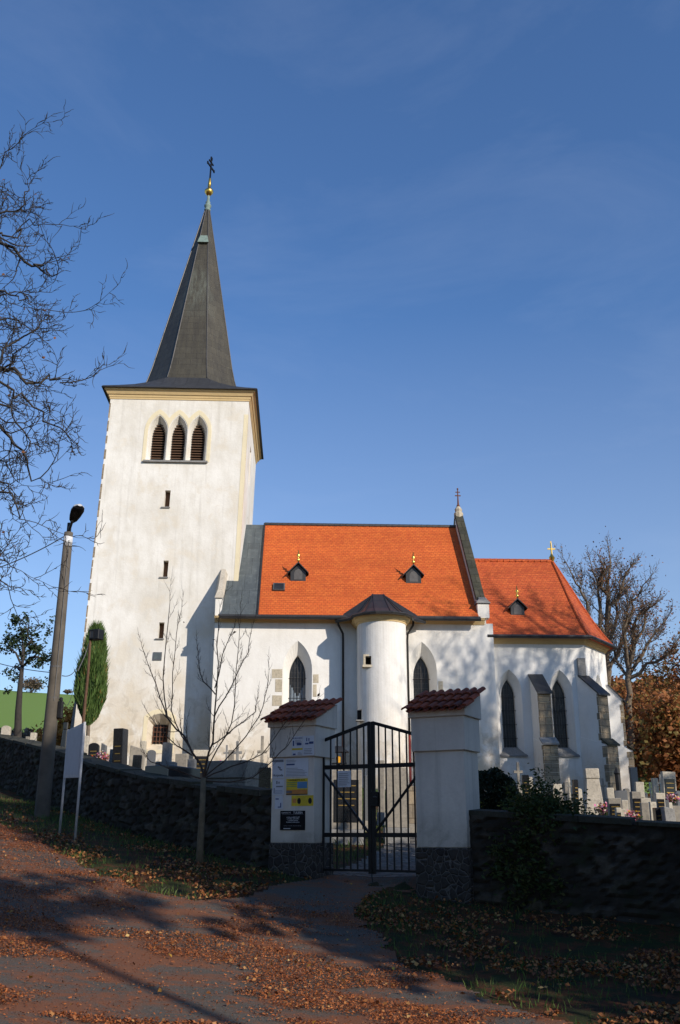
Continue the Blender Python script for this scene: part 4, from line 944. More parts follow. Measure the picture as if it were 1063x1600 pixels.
for cx_, tf in CWIN:
    y0 = .55 if tf is None else 0
    lancet(cx_, .295, 5.2, 7.45, 8.19, y0 + .62, CW, tf, nb=4)
    s_ = MB().hexa([(cx_ - .6, y0 - .1, 4.78), (cx_ + .62, y0 - .1, 4.78), (cx_ + .42, y0 + .4, 4.9), (cx_ - .42, y0 + .4, 4.9)], [(cx_ - .6, y0 - .1, 4.84), (cx_ + .62, y0 - .1, 4.84), (cx_ + .33, y0 + .44, 5.215), (cx_ - .33, y0 + .44, 5.215)])
    if tf: s_.xf(tf)
    s_.build('window_sill', 'grey_stone', CW)
cen = Vector((9.2, 4.9, 0))
def offs(e): 
    out = []; n = len(cpts)
    for i, p in enumerate(cpts):
        if i in (0, n - 1): out.append((6.62, p[1] + (-e if i == 0 else e))); continue
        a = Vector((*cpts[i - 1], 0)); b = Vector((*p, 0)); c_ = Vector((*cpts[i + 1], 0)); d1 = (b - a).normalized(); d2 = (c_ - b).normalized()
        n1 = Vector((d1.y, -d1.x, 0)); n2 = Vector((d2.y, -d2.x, 0)); m_ = (n1 + n2).normalized(); k = e / m_.dot(n1); q_ = b + m_ * k; out.append((q_.x, q_.y))
    return out
cn = MB()
for a, b, z0, z1 in ((.05, .07, 9.74, 9.8), (.1, .14, 9.8, 9.88), (.17, .24, 9.88, 9.97)): cn.hexa([(*p, z0) for p in offs(a)], [(*p, z1) for p in offs(b)])
cn.build('choir_cornice', 'cream_render', CH)
rf = MB(); apx = (11.15, 4.9, 14.85); rows = []
ev = offs(.42)
def rp(p, t_, ax): 
    z = 9.98 + (14.85 - 9.98) * (t_ ** 1.0) - .42 * sin(pi * t_) * (1 - t_) ; return (p[0] + (ax[0] - p[0]) * t_, p[1] + (ax[1] - p[1]) * t_, z)
NN_ = 12
for k in range(NN_ + 1):
    t_ = k / NN_; rows.append([rp(p, t_, apx if 0 < i < 5 else (6.62, 4.9)) for i, p in enumerate(ev)])
for A, B in zip(rows[:-1], rows[1:]):
    for i in range(5): rf.poly([A[i], A[i + 1], B[i + 1], B[i]] if (Vector(B[i + 1]) - Vector(B[i])).length > 1e-5 else [A[i], A[i + 1], B[i]])
rf.poly([rows[0][i] for i in range(6)])
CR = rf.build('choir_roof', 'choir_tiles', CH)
hp = MB()
for i in (1, 2, 3, 4): hp.tube([Vector(r[i]) + Vector((0, 0, .02)) for r in rows], .075, 6)
for k in range(14): x = 6.7 + k * .32; hp.tube([(x, 4.9, 14.87), (x + .33, 4.9, 14.9)], [.11, .09], 7)
hp.build('hip_and_ridge_tiles', 'choir_tiles', CR)
gt = MB(); gt.tube([(x, y, 10.0) for x, y in offs(.5)[:4]], .085, 8); gt.build('choir_gutter', 'dark_metal', CH)
zcr = lambda y: 9.98 + (14.85 - 9.98) * ((y - .13) / 4.77) - .42 * sin(pi * ((y - .13) / 4.77)) * (1 - (y - .13) / 4.77)
dormer(8.45, 1.7, zcr, CR, .9)
cr = MB(); cr.lathe([(.09, 0), (.12, .1), (.16, .22), (.08, .34), (.05, .42), (.04, 1.0)], 8, (11.15, 4.9, 14.85)); cr.box(10.95, 11.35, 4.88, 4.92, 15.5, 15.57); cr.box(11.12, 11.18, 4.88, 4.92, 15.5, 15.95); cr.build('cross', 'gold', CR)
# buttresses: white body, stone front, slate caps, wider foot
def buttress(ox, oy, ang, w_=.54, p1=1.35, p2=1.8, zc1=8.5, zc0=7.4, zs=5.3):
    d = Vector((sin(ang), -cos(ang), 0)); s = Vector((cos(ang), sin(ang), 0))
    T = lambda x, y, z: tuple(Vector((ox, oy, 0)) + s * x + d * y + Vector((0, 0, z)))
    h = w_ / 2
    b = MB().hexa([T(-h, -.3, .5), T(h, -.3, .5), T(h, -.3, zc1), T(-h, -.3, zc1)], [T(-h, p1, .5), T(h, p1, .5), T(h, p1, zc0), T(-h, p1, zc0)])
    b.hexa([T(-h - .03, -.2, .5), T(h + .03, -.2, .5), T(h + .03, -.2, zs + .35), T(-h - .03, -.2, zs + .35)], [T(-h - .03, p2, .5), T(h + .03, p2, .5), T(h + .03, p2, zs - .12), T(-h - .03, p2, zs - .12)])
    B_ = b.build('buttress', 'choir_plaster', CW)
    rr = random.Random(int(ox * 7)); st = MB(); z = zs + .1
    while z < zc0 - .02:
        hh = min(.24 + rr.random() * .16, zc0 - .01 - z); e = .03 + rr.random() * .05
        st.hexa([T(-h - .006, p1 - e * 2, z), T(h + .006, p1 - e * 2.4, z), T(h + .006, p1 + .025, z), T(-h - .006, p1 + .025, z)], [T(-h - .006, p1 - e * 2, z + hh - .012), T(h + .006, p1 - e * 2.4, z + hh - .012), T(h + .006, p1 + .025, z + hh - .012), T(-h - .006, p1 + .025, z + hh - .012)]); z += hh
    z = 1.0
    while z < zs - .16:
        hh = min(.28 + rr.random() * .18, zs - .15 - z); e = .04 + rr.random() * .06
        st.hexa([T(-h - .036, p2 - e * 3, z), T(h + .036, p2 - e * 3, z), T(h + .036, p2 + .02, z), T(-h - .036, p2 + .02, z)], [T(-h - .036, p2 - e * 3, z + hh - .014), T(h + .036, p2 - e * 3, z + hh - .014), T(h + .036, p2 + .02, z + hh - .014), T(-h - .036, p2 + .02, z + hh - .014)]); z += hh
    st.build('buttress_stones', 'ashlar', CW)
    c1 = MB(); e = .06; k = (zc1 - zc0) / (p1 + .3)
    A = [T(-h - e, 0, zc0 + k * p1), T(h + e, 0, zc0 + k * p1), T(h + e, p1 + .14, zc0 - k * .14), T(-h - e, p1 + .14, zc0 - k * .14)]
    c1.hexa([(x, y, z + .005) for x, y, z in A], [(x, y, z + .085) for x, y, z in A]); c1.build('buttress_cap', 'lower_metal', CW)
    c2 = MB(); A = [T(-h - e - .03, p1 + .03, zs + .12), T(h + e + .03, p1 + .03, zs + .12), T(h + e + .03, p2 + .12, zs - .16), T(-h - e - .03, p2 + .12, zs - .16)]
    c2.hexa(A, [(x, y, z + .07) for x, y, z in A]); c2.build('buttress_ledge', 'dark_coping' if ox > 10 else 'grey_stone', CW)
buttress(8.8, .55, 0)
a1 = atan2(.437, .9); buttress(10.96, .5, a1, .54, 1.1, 1.42)
a2 = atan2(.945, .327); buttress(12.78, 2.75, a2, .62, .6, .85, 8.5, 7.5)
MB().box(10.74, 11.08, .38, .6, 8.3, 9.1).build('stone_block', 'grey_stone', CW)

# ------------------------------------------------------------ trees and plants
def rvec(r): return Vector((r.gauss(0, 1), r.gauss(0, 1), r.gauss(0, 1)))
def grow(out, tips, p, d, L, r, lv, sp, rg):
    n = sp['seg'][min(lv, len(sp['seg']) - 1)]; P = [p.copy()]; R = [r]; d = d.normalized(); cur = p.copy()
    mx = sp['maxl']; r_end = r * sp.get('taper', .45) if lv < mx else r * .35
    for i in range(n):
        d = (d + rvec(rg) * sp['jit'] + Vector((0, 0, sp['up'][min(lv, len(sp['up']) - 1)]))).normalized()
        cur = cur + d * (L / n); P.append(cur.copy()); R.append(r + (r_end - r) * (i + 1) / n)
    out.append((P, R, lv))
    if lv == mx: tips.append((P[-1], P[len(P) // 2])); return
    kids(out, tips, P, R, lv, L, sp, rg)
def kids(out, tips, P, R, lv, L, sp, rg, t0=None):
    nc = sp['nch'][lv]; a0, a1 = sp['ang'][min(lv, len(sp['ang']) - 1)]; base = rg.random() * 6.28
    t0 = sp.get('t0', [.35, .15])[min(lv, 1)] if t0 is None else t0
    for k in range(nc):
        t = t0 + (1 - t0) * (k + rg.random() * .8) / nc; t = min(t, .999); f = t * (len(P) - 1); i = int(f); q = P[i].lerp(P[i + 1], f - i)
        ax = (P[i + 1] - P[i]).normalized(); a = ax.orthogonal().normalized(); b = ax.cross(a); ph = base + k * 2.4 + rg.random() * .6
        an = radians(a0 + (a1 - a0) * rg.random()); dd = ax * cos(an) + (a * cos(ph) + b * sin(ph)) * sin(an)
        rr = R[i] + (R[i + 1] - R[i]) * (f - i); ll = L * sp['lr'][min(lv, len(sp['lr']) - 1)] * (.6 + .7 * rg.random()) * (1.15 - .55 * t)
        grow(out, tips, q, dd, ll, max(rr * sp.get('rr', .55), sp['rmin']), lv + 1, sp, rg)
    # leader continues
    if lv < sp['maxl']:
        grow(out, tips, P[-1], (P[-1] - P[-2]), L * .45, max(R[-1], sp['rmin']), min(lv + 1, sp['maxl']), sp, rg)
def tree_mesh(root, out, mats=('bark_brown', 'twig'), split=1, sides=(9, 6, 4, 3), names=('trunk', 'branches')):
    o = root.location; A, B = MB(), MB()
    for P, R, lv in out:
        (A if lv <= split - 1 else B).tube([p - o for p in P], R, sides[min(lv, len(sides) - 1)], cap=lv < 1)
    if A.v: A.build(names[0], mats[0], root, smooth=True, uv=False)
    if B.v: B.build(names[1], mats[1], root, smooth=True, uv=False)
def crown_leaves(root, tips, n, size, spread, mat, seed, name='crown', aspect=.7):
    rs = np.random.RandomState(seed); T = np.array([[*a] for a, b in tips] + [[*b] for a, b in tips]) - np.array(root.location)
    P = T[rs.randint(len(T), size=n)] + rs.randn(n, 3) * spread
    quads(name, leaf_quads(P, size, rs, aspect=aspect), mat, root)

# big bare tree reaching into the picture from the left: limbs follow the photograph, twigs are grown
rg = random.Random(21); TB = Vector((-8.2, 12.2, gz(-8.2, 12.2)))
root = thing('walnut_tree', 'bare dark tree with gnarled twigs reaching into the sky from the left edge', 'tree', TB)
out, tips = [], []
trunk = [TB + Vector(v) for v in ((0, 0, -.3), (.05, .02, 1.5), (.2, .1, 3.2), (.25, .0, 5), (.3, .1, 7), (.5, .1, 9.3), (.55, 0, 11.5))]
out.append((trunk, [.32, .27, .24, .2, .15, .1, .05], 0))
LB = [((-80, 640), (0, 573), (32, 575), (69, 599), (106, 594), (140, 597)), ((-60, 600), (0, 592), (32, 610), (80, 636), (122, 668), (150, 692)),
      ((-60, 640), (11, 567), (48, 525), (90, 503), (130, 488)), ((-90, 420), (0, 365), (32, 387), (60, 416), (96, 424), (118, 428)),
      ((-90, 400), (0, 300), (11, 262), (30, 232)), ((-80, 420), (-10, 366), (20, 330), (48, 320), (74, 296)), ((-80, 380), (0, 366), (38, 372), (62, 352), (96, 350)),
      ((-90, 720), (0, 658), (27, 684), (53, 720), (92, 746)), ((-90, 760), (0, 760), (36, 790), (66, 812)), ((-100, 700), (-10, 690), (10, 720), (30, 745)),
      ((-100, 860), (-20, 850), (12, 868), (28, 886)), ((-100, 600), (-10, 610), (30, 650), (58, 690), (74, 700)),
      ((-90, 470), (-10, 440), (18, 455), (40, 470), (58, 462)), ((-90, 500), (-20, 520), (20, 498), (44, 510), (80, 518))]
LB += [((-90, 900), (-20, 880), (10, 900), (25, 925)), ((-90, 760), (-10, 740), (25, 770), (45, 800)), ((-90, 560), (-20, 540), (15, 560), (50, 575)), ((-90, 660), (-20, 640), (20, 660), (60, 655))]
sp = dict(maxl=4, seg=[5, 7, 6, 5, 4], jit=.26, up=[0, .02, .05, .05, .06], nch=[9, 9, 5, 3, 0], ang=[(30, 75), (30, 75), (30, 70), (25, 60)], lr=[.5, .36, .45, .5, .5], rr=.55, rmin=.0058, taper=.4)
for i, lb in enumerate(LB):
    lb = [(x - 28 if x > 60 else x - 10, y) for x, y in lb]; Y0 = 12.4 + (rg.random() - .5) * 2.2
    P = [at(px, py, Y0 + .15 * k * (rg.random() - .5)) for k, (px, py) in enumerate(lb)]
    zt = max(2.5, P[0].z - 1.2); tz = min(trunk, key=lambda q: abs(q.z - zt)); P = [tz, tz.lerp(P[0], .55) + Vector((0, 0, -.1))] + P
    r0 = .045 if i in (0, 3, 7) else .03; R = [r0 * (1 - .82 * k / (len(P) - 1)) for k in range(len(P))]
    Q, RR = [], []
    for k in range(len(P) - 1):                     # kinks between guide points
        for s in range(3): t = s / 3; q = P[k].lerp(P[k + 1], t); Q.append(q + (rvec(rg) * .045 if s else Vector())); RR.append(R[k] + (R[k + 1] - R[k]) * t)
    Q.append(P[-1]); RR.append(R[-1]); out.append((Q, RR, 1))
    L = sum((Q[k + 1] - Q[k]).length for k in range(len(Q) - 1)); kids(out, tips, Q, RR, 1, min(L, 1.9), sp, rg, .25)
tree_mesh(root, out, ('bark_dark', 'bark_dark'), 1)
crown_leaves(root, tips[::3], 45, .05, .05, 'brown_twig_leaf', 3, 'last_leaves')

# young bare tree in front of the wall
tb = G(312, 1352); root = thing('young_linden', 'slender bare young tree with upswept branches in front of the stone wall', 'tree', tb)
Yt = tb.y; out, tips = [], []
fork = at(318, 1215, Yt); out.append(([tb + Vector((0, 0, -.2)), at(313, 1320, Yt), at(316, 1270, Yt), fork], [.068, .056, .048, .042], 0))
YL = [((318, 1215), (322, 1195), (333, 1160), (336, 1110), (340, 1060), (339, 1010), (343, 960)), ((318, 1215), (314, 1195), (300, 1175), (288, 1150), (276, 1140), (262, 1122), (255, 1060), (260, 1000), (265, 950)),
      ((300, 1175), (284, 1150), (268, 1110), (270, 1050), (276, 990), (282, 960)), ((322, 1215), (345, 1205), (380, 1192), (410, 1178), (438, 1140), (460, 1112)), ((320, 1215), (340, 1170), (362, 1130), (368, 1075), (372, 1020), (375, 975)),
      ((335, 1120), (352, 1090), (372, 1050), (388, 1020), (393, 985)), ((337, 1085), (318, 1065), (310, 1030), (308, 1005)), ((318, 1218), (290, 1208), (262, 1200), (235, 1190), (225, 1175)), ((322, 1212), (350, 1190), (385, 1150), (405, 1120), (414, 1090), (420, 1055)),
      ((322, 1220), (360, 1222), (395, 1215), (425, 1190), (450, 1165), (480, 1120)), ((262, 1122), (250, 1090), (236, 1050), (222, 1010)), ((330, 1165), (352, 1150), (380, 1128), (400, 1112), (402, 1090)), ((336, 1075), (345, 1040), (355, 1005), (366, 980)), ((300, 1180), (276, 1165), (250, 1140), (232, 1115))]
sp = dict(maxl=3, seg=[5, 6, 5, 4], jit=.1, up=[0, .05, .14, .14], nch=[6, 13, 5, 0], ang=[(25, 45), (25, 50), (25, 45)], lr=[.5, .3, .42, .5], rr=.5, rmin=.0035, taper=.35)
for i, lb in enumerate(YL):
    dy = (rg.random() - .5) * 1.6; n = len(lb) - 1; P = [at(px, py, Yt + dy * k / n) for k, (px, py) in enumerate(lb)]
    r0 = .018 if i < 2 else .009; R = [r0 * (1 - .85 * k / n) + .003 for k in range(n + 1)]; Q, RR = [], []
    for k in range(n):
        for s in range(2): t = s / 2; Q.append(P[k].lerp(P[k + 1], t) + (rvec(rg) * .012 if s else Vector())); RR.append(R[k] + (R[k + 1] - R[k]) * t)
    Q.append(P[-1]); RR.append(R[-1]); out.append((Q, RR, 1)); L = sum((Q[k + 1] - Q[k]).length for k in range(len(Q) - 1)); kids(out, tips, Q, RR, 1, L * .38, sp, rg, .2)
tree_mesh(root, out, ('bark_pale', 'twig'), 1)
crown_leaves(root, tips[::9], 14, .06, .02, 'brown_twig_leaf', 3, 'last_leaves')

# generic freestanding tree
def tree(name, label, X, Y, H, spread, seed, bark, leaf=None, nleaf=0, lsize=.15, maxl=4, lsp=.25, group=None, zb=None, nch=(7, 5, 4, 4), trunk_r=None, lean_=(0, 0), clear=.25, up=.08, kind_cat='tree', rmin=.012, rr=.55):
    rg = random.Random(seed); z = gz(X, Y) if zb is None else zb; root = thing(name, label, kind_cat, (X, Y, z), 0, group)
    out, tips = [], []; r = trunk_r or H * .018
    sp = dict(maxl=maxl, seg=[8, 7, 6, 4, 3], jit=.11, up=[.05, up, up * .8, up * .5], nch=list(nch) + [0], ang=[(30, 55), (30, 60), (25, 60), (25, 60)], lr=[spread, .55, .55, .5], rr=rr, rmin=rmin, taper=.3, t0=[clear, .2])
    grow(out, tips, Vector((X, Y, z - .3)), Vector((lean_[0], lean_[1], 1)), H * .7, r, 0, sp, rg)
    tree_mesh(root, out, (bark, bark), 1)
    if nleaf: crown_leaves(root, tips, nleaf, lsize, lsp, leaf, seed)
    return root, tips
# behind the choir and on the right
def guided(name, label, Y, base, limbs, seed, r0, nleaf):
    rg = random.Random(seed); b = at(base[0], base[1], Y); root = thing(name, label, 'tree', (b.x, Y, gz(b.x, Y))); out, tips = [], []
    sp = dict(maxl=4, seg=[5, 7, 6, 5, 4], jit=.13, up=[0, .05, .1, .1, .06], nch=[9, 13, 8, 4, 0], ang=[(25, 50), (25, 55), (25, 55), (25, 60)], lr=[.5, .45, .5, .55, .5], rr=.42, rmin=.016, taper=.3)
    for i, lb in enumerate(limbs):
        n = len(lb) - 1; dy = rg.uniform(-2.5, 2.5) if i else 0; P = [at(x, y, Y + dy * k / n) for k, (x, y) in enumerate(lb)]
        if i == 0: P[0].z = root.location.z - .3
        R = [(r0 if i == 0 else r0 * .45) * (1 - .85 * k / n) + .03 for k in range(n + 1)]; Q, RR = [], []
        for k in range(n):
            for s_ in range(3): t = s_ / 3; Q.append(P[k].lerp(P[k + 1], t) + (rvec(rg) * .12 if s_ else Vector())); RR.append(R[k] + (R[k + 1] - R[k]) * t)
        Q.append(P[-1]); RR.append(R[-1]); out.append((Q, RR, 0 if i == 0 else 1)); L = sum((Q[k + 1] - Q[k]).length for k in range(len(Q) - 1))
        kids(out, tips, Q, RR, 1, min(L * .55, 3.5), sp, rg, .42 if i == 0 else .15)
    tree_mesh(root, out, ('bark_brown', 'bark_brown'), 1); crown_leaves(root, tips, nleaf, .13, .25, 'brown_twig_leaf', seed)
guided('bare_linden', 'tall bare tree with a few brown leaves rising behind the end of the choir', 62, (948, 1180), [((948, 1180), (948, 1080), (950, 1000), (951, 930), (954, 885)), ((948, 1050), (928, 985), (908, 925), (895, 900)), ((950, 1000), (936, 935), (926, 892)), ((950, 970), (972, 918), (984, 888)), ((948, 1060), (972, 1000), (990, 950), (1000, 925)), ((950, 940), (940, 905), (942, 882)), ((949, 1030), (965, 960), (968, 910))], 5, .25, 1500)
guided('bare_linden', 'second bare tree with a forked crown, just right of the tall one behind the choir', 58, (982, 1180), [((982, 1180), (982, 1100), (983, 1045), (990, 995), (1000, 960)), ((983, 1055), (1010, 1010), (1035, 975)), ((983, 1050), (974, 985), (980, 945)), ((983, 1060), (1025, 1035), (1052, 1010)), ((984, 1040), (1005, 985), (1015, 950)), ((983, 1070), (962, 1030), (955, 995))], 8, .21, 1800)
ag = 'autumn trees beyond the churchyard'
tree('autumn_tree', 'rusty brown leafed tree cut by the right edge, tallest of the leafed trees', 23.2, 60, 10.6, .6, 11, 'bark_dark', 'autumn_leaf', 5200, .2, lsp=.3, nch=(9, 6, 4, 2), group=ag, clear=.15)
tree('autumn_tree', 'broad reddish brown tree low behind the gravestones at the right', 20.0, 57, 5.6, .7, 14, 'bark_dark', 'autumn_leaf', 6500, .2, lsp=.4, nch=(8, 6, 4, 2), group=ag, clear=.1)
tree('autumn_tree', 'olive and orange tree low at the right edge behind the gravestones', 17.8, 50, 5.0, .7, 17, 'bark_dark', 'autumn_leaf', 8000, .24, lsp=.4, nch=(8, 6, 4, 2), group=ag, clear=.08)
tree('autumn_tree', 'brown thinly leafed tree right behind the last choir buttress', 17.4, 60, 6.6, .6, 19, 'bark_dark', 'autumn_leaf', 4200, .2, lsp=.45, nch=(8, 6, 4, 2), group=ag, clear=.1)
# the wood on the slope: one mass
rs = np.random.RandomState(6); cl = []
for i in range(420):
    x = rs.uniform(20, 150); y = rs.uniform(95, 200); z = hillz(x, y); h = rs.uniform(5, 8); n = 330
    q = rs.randn(n, 3); q /= np.linalg.norm(q, axis=1)[:, None]; q *= (rs.rand(n, 1) ** .4); q *= (h * .38, h * .38, h * .5); q += (x, y, z + h * .5); cl.append(q)
P = np.concatenate(cl); wd = quads('wood', leaf_quads(P, .8, rs, aspect=.9), 'autumn_leaf'); tag(wd, 'far brown autumn wood covering the slope behind the choir at the right', 'wood'); wd['kind'] = 'stuff'
# left side, behind the churchyard
def bush(name, label, X, Y, r, h, mat, n, size, seed, z=None, cat='bush', group=None):
    rs = np.random.RandomState(seed); z = gz(X, Y) if z is None else z; root = thing(name, label, cat, (X, Y, z), 0, group); rg = random.Random(seed); A = MB(); tip = []
    for k in range(22):
        a = rg.random() * 6.28; t = rg.random(); e = Vector((cos(a) * r * t * .9, sin(a) * r * t * .9, h * (1 - .45 * t * t) * (.75 + .25 * rg.random())))
        m_ = Vector((e.x * .4, e.y * .4, e.z * .5)); A.tube([(0, 0, -.1), m_ + rvec(rg) * r * .08, e], [.03 * h / 2 + .01, .02, .006], 4, cap=False); tip += [e, m_.lerp(e, .6), m_.lerp(e, .3)]
    A.build('stems', 'bark_dark', root, uv=False)
    T = np.array([[*t] for t in tip]); P = T[rs.randint(len(T), size=n)] + rs.randn(n, 3) * (r * .17, r * .17, h * .1); P[:, 2] = np.abs(P[:, 2])
    quads('foliage', leaf_quads(P, size, rs), mat, root); return root
p = at(110, 1150, 62); bush('autumn_bush', 'bright orange bush between the lamp post and the church tower', p.x, 62, 1.7, 3.2, 'orange_leaf', 2600, .26, 3, p.z - 1.8)
p = at(85, 1158, 64); bush('autumn_bush', 'brownish orange bush half hidden behind the lamp post', p.x, 64, 1.6, 2.1, 'orange_leaf', 1600, .24, 5, p.z - 1)
for i, (px, py, w_, lb) in enumerate(((12, 1150, 3.2, 'brown shrub at the foot of the green hill, farthest left'), (40, 1150, 2.6, 'brown shrub at the foot of the green hill behind the dark pollard trunk'), (125, 1136, 2.2, 'brown shrub against the green hill beside the church tower'))):
    p = at(px, py, 70); bush('brown_shrub', lb, p.x, 70, w_ * .8, 1.6, 'dull_leaf', 900, .3, 30 + i, p.z - 1.2, group='shrubs at the foot of the hill')
p = at(48, 1084, 205); bush('hilltop_bush', 'small grey brown bush on the crest of the green hill', p.x, 205, 3.0, 3.0, 'dull_leaf', 1200, .4, 9, hillz(p.x, 205))
p = at(105, 1089, 215); bush('hilltop_bush', 'tiny dark shrub on the hill crest just left of the lamp post', p.x, 215, 1.2, 1.0, 'dull_leaf', 300, .4, 10, hillz(p.x, 215))
# dark pollard with leaf clumps, left
pb_ = at(28, 1196, 30); root = thing('pollard_tree', 'dark tree with a long knobbly trunk and clumps of leaves, left of the lamp post', 'tree', (pb_.x, 30, gz(pb_.x, 30)))
out = [([at(x, y, 30) for x, y in ((26, 1215), (27, 1180), (28, 1150), (29, 1110), (32, 1070), (35, 1040))], [.2, .15, .12, .1, .08, .06], 0)]
tips = []; rg = random.Random(4)
for lb in (((35, 1040), (36, 1010), (34, 985), (27, 968)), ((35, 1040), (40, 1005), (44, 985), (46, 968)), ((35, 1042), (48, 1030), (60, 1020), (70, 1010)), ((35, 1042), (25, 1020), (14, 1012), (6, 1008)), ((34, 1050), (24, 1040), (16, 1048), (13, 1052)), ((46, 1028), (60, 1026), (68, 1036), (66, 1045)), ((36, 1015), (50, 1000), (56, 995)), ((35, 1030), (28, 1008), (20, 998))):
    n = len(lb) - 1; P = [at(x, y, 30 + (rg.random() - .5) * .8) for x, y in lb]; out.append((P, [.045 * (1 - .75 * k / n) for k in range(n + 1)], 1))
    for q in (P[-1], P[-1].lerp(P[-2], .45), P[-2]): tips.append(q)
tree_mesh(root, out, ('bark_dark', 'bark_dark'), 1)
rs = np.random.RandomState(2); T = np.array([[*t] for t in tips]) - np.array(root.location)
P = T[rs.randint(len(T), size=90)] + rs.randn(90, 3) * .22; P = P[rs.randint(90, size=2300)] + rs.randn(2300, 3) * .07
quads('crown', leaf_quads(P, .09, rs), 'dark_leaf', root)
# columnar juniper on a thin trunk by the tower
jb = at(139, 1125, 39.3); jx = jb.x; root = thing('juniper', 'green columnar juniper on a bare thin trunk beside the tower wall', 'tree', (jx, 39.3, gz(jx, 39.3)))
z0 = root.location.z; MB().tube([(0, 0, -.2), (.02, 0, 1), (-.02, 0, 2.2), (0, 0, 4)], [.1, .08, .07, .03], 7).build('trunk', 'bark_brown', root, smooth=True, uv=False)
zl, zh = 5.75 - z0, 9.7 - z0; V = []; n = 15000
t = rs.rand(n) ** .85; prof_ = lambda t: np.interp(t, [0, .07, .2, .4, .6, .8, .94, 1], [.05, .36, .64, .78, .66, .5, .34, .05]) * .76
a = rs.rand(n) * 2 * pi; lob = 1 + .12 * np.sin(a * 3 + t * 9) + .1 * np.sin(a * 5 - t * 14); rr_ = prof_(t) * lob * (.62 + .42 * rs.rand(n))
Pc = np.stack([np.cos(a) * rr_, np.sin(a) * rr_, zl + t * (zh - zl)], 1)
d = np.stack([np.cos(a) * .28 + rs.randn(n) * .16, np.sin(a) * .28 + rs.randn(n) * .16, np.ones(n)], 1); d /= np.linalg.norm(d, axis=1)[:, None]
sd = np.cross(d, rs.randn(n, 3)); sd /= np.linalg.norm(sd, axis=1)[:, None]; Ln = (.14 + .34 * rs.rand(n) ** 2)[:, None]
V = np.stack([Pc - d * Ln * .3, Pc + sd * .022, Pc + d * Ln, Pc - sd * .022], 1); quads('crown', V, 'juniper', root)
# clipped dark evergreen right of the gate
def evergreen(label, c, rx, ry, rz, n, size, mat, seed, name='clipped_evergreen', cat='shrub'):
    rs = np.random.RandomState(seed); root = thing(name, label, cat, (c.x, c.y, gz(c.x, c.y))); dz = c.z - root.location.z
    q = rs.randn(n, 3); q /= np.linalg.norm(q, axis=1)[:, None]; q *= (.8 + .22 * rs.rand(n, 1) + .05 * np.sin(q[:, :1] * 9) * np.cos(q[:, 2:] * 7)); q *= (rx, ry, rz)
    q[:, 2] += dz; q = q[q[:, 2] > -.05]
    MB().tube([(0, 0, -.1), (0, 0, dz)], .06, 6).build('trunk', 'bark_dark', root, uv=False); quads('foliage', leaf_quads(q, size, rs), mat, root)
evergreen('dark round clipped evergreen just right of the right gate pillar', at(770, 1256, 17.2), .5, .5, .58, 14000, .05, 'box_leaf', 4)
# loose dark shrub standing in front of the right wall
sb = G(855, 1395); rg = random.Random(7); root = thing('leafy_shrub', 'tall loose dark shrub with narrow leaves in front of the right wall', 'shrub', sb); A = MB(); tp = []
for k in range(230):
    px = 858 + rg.gauss(0, 46); py = (1200 if k % 5 == 0 else 1238) + abs(px - 850) * .35 + (rg.random() * 80 if k < 90 else 30 + rg.random() * 170); e = at(min(max(px, 775), 935), py, sb.y + rg.gauss(.1, .22)) - sb; b = Vector((rg.gauss(0, .1), rg.gauss(0, .1), 0)); m_ = b.lerp(e, .55) + Vector((rg.gauss(0, .05), rg.gauss(0, .05), .05))
    A.tube([b, m_, e], [.012, .007, .002], 4, cap=False)
    for t in range(16): f = t / 15; tp.append(b.lerp(m_, .3 + 2 * f) if f < .36 else m_.lerp(e, f))
A.build('stems', 'twig', root, uv=False); T = np.array([[*t] for t in tp]); P = T[rs.randint(len(T), size=42000)] + rs.randn(42000, 3) * (.09, .09, .07)
quads('foliage', leaf_quads(P, .075, rs, aspect=.4), 'green_leaf', root)
# shade trees standing right of and behind the camera (outside the photo, they throw its shadows; some added just to block light)
def shade_tree(label, p_, s_, w0, w1, hw, seed, leaf='green_leaf', n=12000, size=.34):
    X_ = .725 * p_ + .688 * s_; Y_ = .688 * p_ - .725 * s_; z = gz(X_, Y_); zt = w1 + .488 * s_; zb = max(z + 1.2, w0 + .488 * s_)
    rs = np.random.RandomState(seed); rg = random.Random(seed); root = thing('shade_tree', label, 'tree', (X_, Y_, z), 0, 'trees outside the photo')
    out, tips = [], []; c = Vector((X_, Y_, (zb + zt) / 2)); H = (zt - zb) / 2
    out.append(([Vector((X_, Y_, z - .3)), Vector((X_, Y_, zb)), Vector((X_, Y_, zt - .6))], [.35, .28, .08] if n > 2000 else [.09, .07, .03], 0))
    for k in range(46):
        u = rvec(rg).normalized() * (.55 + .4 * rg.random()); e = c + Vector((u.x * hw, u.y * hw, u.z * H)); b0 = Vector((X_, Y_, max(zb, min(e.z - .8, zt - 1))))
        m_ = b0.lerp(e, .5) + Vector((0, 0, .2)); out.append(([b0, m_, e], [.09, .05, .015], 1)); tips += [(e, m_), (e + rvec(rg) * .5, m_.lerp(e, .5))]
    tree_mesh(root, out, ('bark_brown', 'bark_brown'), 1); crown_leaves(root, tips, n, size, min(hw, H) * .17, leaf, seed)
